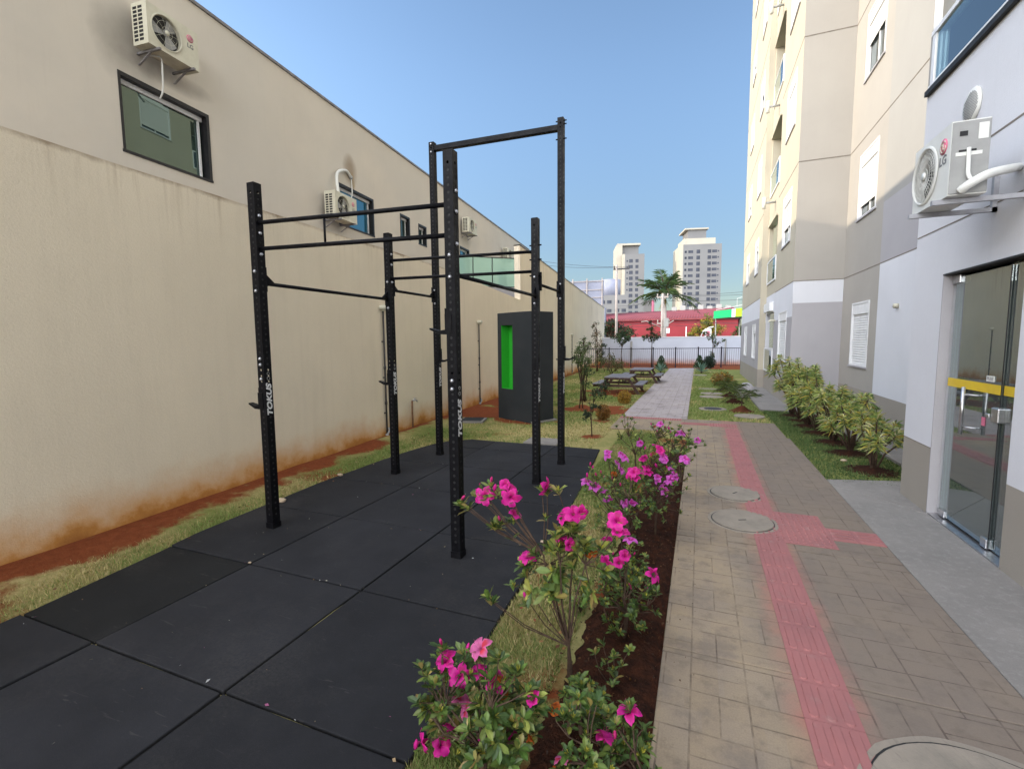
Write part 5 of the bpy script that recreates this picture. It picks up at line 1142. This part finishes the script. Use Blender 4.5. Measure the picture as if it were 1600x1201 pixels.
azalea((-.56,3.9,-.01), .16, [], [(-.60,3.9,.50,'p'),(-.52,3.9,.44,'b'),(-.66,3.9,.40,'b')], 'small azalea with one pink bloom on the grass side of the row', 18, ((-.58,3.9,.32),(.15,.15,.18)), .036, .2, .05, 11)
# low undergrowth clumps between the bushes
for i, (x, y, h, lab) in enumerate([(-.34,2.05,.22,'sparse low seedling between leggy azalea and path edge'),(-.40,2.9,.28,'small leafy seedling behind the low magenta azalea'),(-.62,2.6,.18,'low weedy clump on the grass edge beside the mats')]):
    rnd.seed(300+i); t = thing('seedling', lab, 'plant', (x,y,-.01), 0, 'small seedlings in the flower bed'); st = MB(); L = []
    for j in range(7):
        p = Vector((rnd.uniform(-.11,.11), rnd.uniform(-.11,.11), h*rnd.uniform(.4,1.1))); st.tube([(0,0,0), p*.5 + rv(.01), p], [.003,.0025,.0015], 5); whorl(L, p, Vector((0,0,1)) + rv(.3), 7, .038, .25); whorl(L, p*.6, Vector((0,0,1)), 4, .035, .2)
    st.build('stems', M['bark'], t); leafs(L, True).build('leaves', M['leaf'], t)

# variegated strap-leaved shrubs beside the building
VAR = [(.46,.50,.17), (.36,.42,.12), (.22,.32,.09), (.55,.55,.28), (.13,.20,.06), (.50,.42,.09)]
def dracaena(base, h, cr, label, seed, lean=(0,0), heads=16):
    rnd.seed(400+seed); t = thing('variegated_shrub', label, 'shrub', base, 0, 'variegated shrubs in a row beside the building'); st = MB(); L = []
    for j in range(heads):
        g = 2*PI*j/heads*2.4; rr = cr*math.sqrt(rnd.uniform(.02,1)); z = h*(1 - .45*(rr/cr)**2*rnd.uniform(.6,1.2)) - rnd.uniform(0,.25)
        h2 = h*1.10; z += h*.10; p = Vector((lean[0] + rr*math.cos(g), lean[1] + rr*math.sin(g), max(.40, z))); mid = Vector((p.x*.35, p.y*.35, p.z*.5)) + rv(.02)
        st.tube([(rnd.uniform(-.03,.03), rnd.uniform(-.03,.03), -.03), mid, p], [.013,.010,.008], 6)
        ax = (p - mid).normalized()*.6 + Vector((0,0,.6)); a, b, d = rot_to(ax)
        for i in range(52):
            q = i*2.4; s = i/52; e = lerp(.9, .35, s); pp = p + d*(.16*(s-.6)); c = vary(rnd.choice(VAR), .3)
            L.append((pp, (a*math.cos(q)+b*math.sin(q))*e + d*lerp(.15,.8,s), d, rnd.uniform(.10,.17), rnd.uniform(.012,.020), c, rnd.uniform(.2,.9)))
    st.build('stems', M['bark'], t); leafs(L, False).build('leaves', M['foliage'], t)
    ms = grid('soil_ring', M['mulch'], fr(-.36,.36,.06), fr(-.34,.34,.06), lambda x, y: .05*math.exp(-(x*x+y*y)/.04) - .012 + .015*nz(x+seed, y, 9) - (.08 if x*x+y*y > .10 + .03*nz(x, y+seed, 6) else 0)); ms.parent = t
DR = [((1.99,6.80),.72,.30,'nearest variegated shrub, standing apart at the front of the row',(.02,.04),10),((1.98,7.72),.80,.33,'second variegated shrub from the front, with arching right side',(.0,0),13),((1.95,8.45),.88,.36,'third variegated shrub from the front of the row',(-.05,0),15),
      ((1.92,9.2),.93,.37,'fourth variegated shrub, in the middle of the row',(-.08,0),15),((1.88,9.9),.98,.38,'fifth variegated shrub, with a spray reaching right toward the window',(-.06,0),16),((1.86,10.5),1.05,.38,'sixth variegated shrub, the tallest clump near the building corner',(-.12,0),16),((1.82,11.1),1.16,.34,'last variegated shrub, with a spike of leaves rising at the back left',(-.18,0),12)]
for i, ((x, y), h, cr, lab, ln_, hd) in enumerate(DR): dracaena((x,y,-.01), h, cr, lab, i, ln_, hd)

# palms
def frond(L, st, p, az_, el, ln, droop, ll, n=16, c=((.06,.10,.025),(.10,.13,.03)), wd=.012):
    p = Vector(p); pts = []; d = Vector((math.cos(az_)*math.cos(el), math.sin(az_)*math.cos(el), math.sin(el)))
    for i in range(n+1): u = i/n; pts.append(p + d*ln*u + Vector((0,0,-droop*ln*u*u)))
    st.tube(pts[::2] if n % 2 == 0 else pts, [wd*(1-.8*i/(len(pts[::2])-1)) for i in range(len(pts[::2]))] if n % 2 == 0 else wd, 4)
    sd_ = Vector((-math.sin(az_), math.cos(az_), 0))
    for i in range(2, n+1):
        u = i/n; tg = (pts[i]-pts[i-1]).normalized(); l2 = ll*math.sin(PI*min(1, u*.85+.12))
        for s in (-1, 1): L.append((pts[i], sd_*s*.8 + tg*.6 + Vector((0,0,.15)) + rv(.08), Vector((0,0,1)), l2*rnd.uniform(.85,1.1), l2*(.07 if ll > .8 else .10) + wd*.3, vary(rnd.choice(c)), rnd.uniform(.15,.5)))
def palm(label, base, h, nf, fl, ll, seed, trunk_r=.05, royal=False, cat='palm', group=None):
    rnd.seed(500+seed); t = thing('palm_tree', label, cat, base, 0, group); st = MB(); L = []; fs_ = MB()
    if royal: st.tube([(0,0,-.1),(.05,0,h*.5),(0,0,h)], [trunk_r*1.2,trunk_r,trunk_r*.7], 12)
    else: st.tube([(0,0,-.02),(0,0,h)], [trunk_r,trunk_r*.7], 8)
    for i in range(nf):
        el = R(rnd.uniform(50,86) if i % 3 == 0 else rnd.uniform(-5,50)) if royal else R(rnd.uniform(25,72)); frond(L, fs_, (0,0,h), i*2.4 + rnd.uniform(-.2,.2), el, fl*rnd.uniform(.75,1.1)*(.8 if royal else 1), rnd.uniform(.25,.55) if royal else rnd.uniform(.35,.75), ll, 22 if royal else 16, ((.05,.10,.035),(.08,.13,.04)) if royal else ((.08,.13,.03),(.14,.17,.04),(.06,.10,.03)), .05 if royal else .006)
    if royal:
        for i in range(40): g = rnd.uniform(0,6.3); L.append(((0,0,h-.3), (math.cos(g)*.4, math.sin(g)*.4, -1), (1,0,0), rnd.uniform(1,1.6), .12, vary((.28,.24,.04)), 0))
    st.build('trunk', M['bark' if not royal else 'pole'], t); fs_.build('frond_ribs', M['foliage'] if False else M['bark'], t); leafs(L).build('fronds', M['foliage'], t); return t
palm('tall feathery palm rising beyond the white wall between the towers', (-3.3,48,0), 6.1, 26, 4.6, 1.15, 1, .2, True, 'palm')
for i, (x, y, h, fl, lab) in enumerate([(.90,11.5,.25,.62,'nearest young palm on a red soil mound beside the concrete apron'),(.84,13.0,.25,.68,'second young palm, arching fronds close behind the nearest one'),(.80,14.3,.22,.60,'third young palm on the lawn beside the stepping covers'),(.72,15.8,.2,.45,'farthest young palm with orange tinted fronds')]):
    t = palm(lab, (x,y,.0), h, 11, fl, .17, 10+i, .02, False, 'palm', 'young palms along the right lawn')
    ms = grid('soil_mound', M['redsoil'] if i == 0 else M['mulch'], fr(-.3,.3,.05), fr(-.3,.3,.05), lambda x, y: .13*math.exp(-(x*x+y*y)/.022) - .012 + .012*nz(x+i, y, 12) - (.08 if x*x+y*y > .075 else 0)); ms.parent = t
t = thing('boulder', 'pale rounded boulder beside the young palms', 'boulder', (1.2,14.6,.0)); 
def rock(s, sc, seed):
    m = MB(); na, nb_ = 10, 16
    for a in range(na+1):
        for b in range(nb_):
            th = PI*a/na; ph = 2*PI*b/nb_; q = Vector((math.sin(th)*math.cos(ph), math.sin(th)*math.sin(ph), math.cos(th))); q2 = q*s*(1+.22*noise.noise(q*1.7+Vector((seed,0,0)))); m.v.append((q2.x*sc[0], q2.y*sc[1], q2.z*sc[2]))
    for a in range(na):
        for b in range(nb_): m.f.append((a*nb_+b, (a+1)*nb_+b, (a+1)*nb_+(b+1)%nb_, a*nb_+(b+1)%nb_)); m.mi.append(0); m.sm.append(True)
    return m
o = rock(.27, (1,.8,.9), 3).build('stone', M['lav'], t); o.location = (0,0,.12); o = rock(.14, (1,1,.8), 8).build('stone', M['lav'], t); o.location = (-.08,-.5,.06)

# clipped balls and cones
def ballbush(label, cat, base, rx, rz_, cols, n, lsz, seed, cone=False, name='clipped_bush', group=None):
    rnd.seed(600+seed); t = thing(name, label, cat, base, 0, group); L = []
    for i in range(n):
        q = rv().normalized(); r_ = rnd.uniform(.72,1.04)*(1+.10*noise.noise(q*3+Vector((seed,0,0))))
        if cone: hz = rnd.random()**1.3; rr = rx*(1-hz)**.75*rnd.uniform(.75,1.05); a = rnd.uniform(0,2*PI); p = Vector((rr*math.cos(a), rr*math.sin(a), .03+hz*rz_*2)); q = Vector((math.cos(a),math.sin(a),.6))
        else: p = Vector((q.x*rx*r_, q.y*rx*r_, rz_*1.0 + q.z*rz_*r_))
        L.append((p, q + rv(.6), rv(), lsz*rnd.uniform(.7,1.3), lsz*.5, vary(rnd.choice(cols), .4), .1))
    leafs(L).build('crown', M['foliage'], t)
    MB().tube([(0,0,-.05),(0,0,rz_*.9)], .012, 6).build('stem', M['bark'], t); core = rock(1, (rx*.72, rx*.72, rz_*.72), seed) if not cone else MB().tube([(0,0,.03),(0,0,rz_*.7),(0,0,rz_*1.7)], [rx*.8,rx*.55,.01], 12)
    if not cone: core.xf(lambda v: v + Vector((0,0,rz_)))
    core.col = [tuple(x*.45 for x in cols[0])]*len(core.v); core.build('inner_core', M['foliage'], t); return t  # solid core, coloured darker than the leaves
ORG = [(.42,.24,.03),(.34,.17,.02),(.48,.32,.05),(.22,.13,.03)]; ORD = [(.30,.13,.025),(.22,.09,.02),(.34,.18,.03),(.14,.07,.02)]; DKG = [(.03,.075,.02),(.045,.10,.025),(.02,.05,.02)]
ballbush('yellow-orange clipped ball bush beside the nearer picnic table', 'bush', (-1.75,12.0,-.02), .155, .165, ORG, 1500, .035, 1, group='clipped orange ball bushes')
ballbush('darker russet clipped ball bush behind the slim sapling', 'bush', (-1.80,9.45,-.02), .135, .15, ORD, 1500, .03, 2, group='clipped orange ball bushes')
ballbush('dark conical topiary left of the path before the fence', 'topiary', (-1.95,26.9,0), .30, .34, DKG, 900, .07, 3, True, 'cone_topiary', 'topiaries by the fence')
ballbush('dark conical topiary right of the path before the fence', 'topiary', (.0,28.0,0), .30, .33, DKG, 900, .07, 4, True, 'cone_topiary', 'topiaries by the fence')
ballbush('dark rounded topiary just right of the conical one', 'topiary', (.50,28.0,0), .30, .34, [(.015,.035,.02),(.025,.05,.03),(.015,.03,.015)], 1200, .07, 5, False, 'round_topiary', 'topiaries by the fence')
def agave(label, base, s, seed, cols=((.16,.26,.20),(.22,.32,.24),(.12,.20,.15))):
    rnd.seed(700+seed); t = thing('agave', label, 'agave', base, 0, 'agaves at the lawn corners'); L = []
    for i in range(34): g = i*2.4; e = R(rnd.uniform(8,80)); L.append(((0,0,.04), (math.cos(g)*math.cos(e), math.sin(g)*math.cos(e), math.sin(e)), (0,0,1), s*rnd.uniform(.7,1.1), s*.12, vary(rnd.choice(cols)), .1))
    leafs(L, True).build('leaves', M['foliage'], t); MB().tube([(0,0,-.03),(0,0,.08)], [.05,.03], 8).build('core', M['bark'], t)
agave('blue-green agave left of the far path end', (-1.75,23.8,0), .55, 1); agave('blue-green agave right of the far path end', (.10,24.0,0), .60, 2)
ballbush('loose orange-brown low bush in the right lawn before the fence', 'bush', (.75,17.6,0), .32, .22, [(.38,.20,.04),(.28,.17,.04),(.16,.16,.04)], 500, .09, 9, name='low_bush')

# garden trees: tapered trunk, limbs, uneven crown of leaf clumps
def tree(label, base, h, trunk_r, crowns, n, lsz, cols, seed, multi=1, bare=.35, name='young_tree', group=None, limbs=9, mat='foliage', cat='tree'):
    """crowns: (x,y,z,r) blobs relative to base"""
    rnd.seed(800+seed); t = thing(name, label, cat, base, 0, group); st = MB(); L = []
    for k2 in range(multi):
        a = 2*PI*k2/max(1,multi) + .4; ox = .10*h*(multi > 1); top = Vector((crowns[k2 % len(crowns)][0], crowns[k2 % len(crowns)][1], crowns[k2 % len(crowns)][2])) if multi > 1 else Vector((crowns[0][0]*.4, crowns[0][1]*.4, h*.92))
        st.tube([(math.cos(a)*.02*multi, math.sin(a)*.02*multi, -.05), Vector((top.x*.3, top.y*.3, top.z*.4)) + rv(h*.012), Vector((top.x*.7, top.y*.7, top.z*.75)) + rv(h*.012), top], [trunk_r, trunk_r*.75, trunk_r*.5, trunk_r*.25], 7)
    tot = sum(c[3]**2 for c in crowns)
    for (x, y, z, r_) in crowns:
        s0 = Vector((x*.3, y*.3, max(h*bare, z-r_*1.3)))
        for j in range(limbs//2 + 1):
            e = Vector((x,y,z)) + rv().normalized()*r_*.8; st.tube([s0, s0.lerp(e,.5) + Vector((0,0,.04*h)), e], [trunk_r*.4, trunk_r*.25, trunk_r*.1], 5)
        nc = max(3, int(n*r_*r_/tot/14))
        for j in range(nc):
            q = rv().normalized(); c0 = Vector((x,y,z)) + Vector((q.x, q.y, q.z*.85))*r_*rnd.uniform(.25,1.08); shade = rnd.uniform(.6,1.35); base_c = rnd.choice(cols)
            for i in range(14):
                c = vary(tuple(v*shade for v in base_c), .2); L.append((c0 + rv(r_*.13), rv() + Vector((0,0,-.2)), rv() + Vector((0,0,1)), lsz*rnd.uniform(.7,1.3), lsz*.5, c, .1))
    st.build('trunk', M['bark'], t); leafs(L).build('crown', M[mat], t); return t
LG = [(.10,.15,.035),(.14,.18,.045),(.07,.11,.03)]; MG = [(.05,.10,.03),(.07,.12,.035),(.035,.07,.025)]; DG = [(.025,.05,.022),(.04,.07,.03),(.02,.035,.018)]
tree('slim sapling with dark crown tilting right, on the lawn beyond the mats', (-1.68,7.75,-.02), .80, .012, [(-.03,0,.35,.10),(.05,0,.52,.10),(.12,0,.72,.12),(-.10,0,.40,.06),(.18,.1,.86,.10)], 520, .045, DG, 1, group='young trees on the lawn')
tree('multi-stemmed pale green bush tree against the far cream wall', (-2.84,12.2,-.02), 1.75, .022, [(-.10,0,1.35,.22),(.02,.1,1.5,.20),(-.22,0,1.15,.16),(.12,0,1.1,.18),(-.05,0,1.62,.12),(.05,0,.85,.14)], 900, .05, LG, 2, 4, .2, 'bush_tree', 'young trees on the lawn')
tree('tall olive bush tree right behind the pale multi-stemmed one', (-2.62,10.9,-.02), 1.35, .016, [(.0,0,1.12,.22),(.10,.1,.88,.20),(-.05,0,1.35,.14),(.15,0,.62,.15)], 800, .05, MG+LG[:1], 3, 3, .2, 'bush_tree', 'young trees on the lawn')
tree('reddish brown small tree near the far end of the left wall', (-4.9,24.0,0), 2.4, .03, [(0,0,1.9,.35),(.1,0,1.3,.35),(-.1,0,2.3,.25)], 500, .08, [(.17,.11,.05),(.12,.10,.04),(.10,.12,.04)], 4, 2, .3, group='young trees on the lawn')
tree('dark umbrella-shaped small tree left, before the fence', (-4.1,27.0,0), 1.95, .035, [(0,0,1.70,.42),(-.35,0,1.78,.28),(.40,0,1.75,.30),(.1,0,2.0,.2)], 800, .10, DG+MG, 5, 1, .6, group='standard trees by the fence')
tree('dark small tree with a narrow leader in front of the white wall, centre left', (-2.6,28.2,0), 2.4, .035, [(0,0,1.80,.36),(-.40,0,1.72,.22),(.30,0,1.8,.28),(.0,0,2.25,.26),(-.08,0,2.55,.16)], 800, .10, DG+MG, 6, 1, .6, group='standard trees by the fence')
tree('sparse small tree with leaning crown, right of the path before the fence', (.70,29.2,0), 1.9, .035, [(-.15,0,1.75,.28),(-.55,0,1.95,.20),(.12,0,1.4,.25),(.5,0,1.45,.14),(0,0,.7,.2)], 560, .09, MG, 7, 1, .3, group='standard trees by the fence')
tree('bushy low shrub mass at the wall foot before the fence', (-3.9,22.5,0), .9, .02, [(0,0,.5,.45),(.5,0,.4,.35),(-.6,.5,.6,.35)], 900, .09, [(.13,.13,.05),(.10,.13,.05),(.16,.13,.06)], 8, 3, .1, 'low_bush', cat='bush')
tree('small dark shrub at the fence foot near the left wall', (-5.2,26.4,0), 1.5, .02, [(0,0,.9,.3),(.1,0,1.3,.25),(.0,0,.5,.3)], 600, .08, DG+MG, 12, 3, .1, 'low_bush', cat='bush')
tree('dark broad tree beyond the street wall at the left', (-9.0,50,0), 4.2, .18, [(0,0,2.6,1.1),(-1.2,0,2.9,1.1),(1.3,0,2.5,1.1),(2.2,0,2.0,.8),(-2.2,0,2.3,1),(.4,0,3.3,.7)], 2600, .28, DG+[(.06,.08,.03)], 9, 1, .3, 'street_tree', 'street trees beyond the wall')
tree('yellow-green tree in front of the red shed', (.6,54,0), 4.4, .15, [(0,0,2.9,.95),(-.9,0,2.4,.8),(.9,0,2.5,.9),(.1,0,3.6,.6),(-1.5,0,2.0,.5)], 2200, .22, [(.34,.28,.03),(.24,.24,.035),(.14,.17,.03),(.40,.30,.04)], 10, 1, .3, 'street_tree', 'street trees beyond the wall')
tree('green tree partly hidden behind the apartment building edge', (4.8,56,0), 4.6, .15, [(0,0,3,1.1),(-.8,0,2.4,.8)], 1200, .25, MG+LG, 11, 1, .3, 'street_tree', 'street trees beyond the wall')

# picnic tables
def picnic(label, loc, s):
    t = thing('picnic_table', label, 'picnic table', loc, 0, 'brown picnic tables on the lawn')
    W_, Ln, Ht = .76, 1.45, .52
    m = MB()
    for i in range(5): m.box(-W_/2 + i*W_/5 + .004, -W_/2 + (i+1)*W_/5 - .004, 0, Ln, Ht-.03, Ht)
    m.build('tabletop', M['woodtop'], t, bevel=.004); m = MB(); m.box(-W_/2, W_/2, .02, .06, Ht-.075, Ht-.032); m.box(-W_/2, W_/2, Ln-.06, Ln-.02, Ht-.075, Ht-.032); m.build('apron', M['wood'], t)
    for sx in (-1, 1):
        m = MB()
        for i in range(2): m.box(sx*.62 - .125 + i*.127, sx*.62 - .005 + i*.127, 0, Ln, .285, .315)
        m.build('bench', M['woodtop'], t, bevel=.004)
    for y in (.16, Ln-.16):
        m = MB(); m.box(-.74,.74,y-.022,y+.022,.215,.283)
        m.build('bench_rail', M['wood'], t)
        for sx in (-1, 1):
            m = MB(); m.add([(sx*.24,y+.024,Ht-.03),(sx*.33,y+.024,Ht-.03),(sx*.66,y+.024,-.02),(sx*.57,y+.024,-.02),(sx*.24,y+.064,Ht-.03),(sx*.33,y+.064,Ht-.03),(sx*.66,y+.064,-.02),(sx*.57,y+.064,-.02)], [(0,1,2,3),(7,6,5,4),(0,4,5,1),(1,5,6,2),(2,6,7,3),(3,7,4,0)]); m.build('leg', M['wood'], t)
    for s_ in (1, -1):
        y = .16 if s_ > 0 else Ln-.16; m = MB(); m.tube([(0,y+s_*.03,.25),(0,y+s_*.42,Ht-.04)], .018, 5); m.build('brace', M['wood'], t)
    t.scale = (s,)*3; return t
pt = picnic('nearer brown wooden picnic table with attached benches on the lawn', (-2.24,13.85,-.01), 1.0)
dup(pt, (-2.02,17.6,-.01), 0, 'farther brown wooden picnic table with attached benches, nearer the path', 1.0)
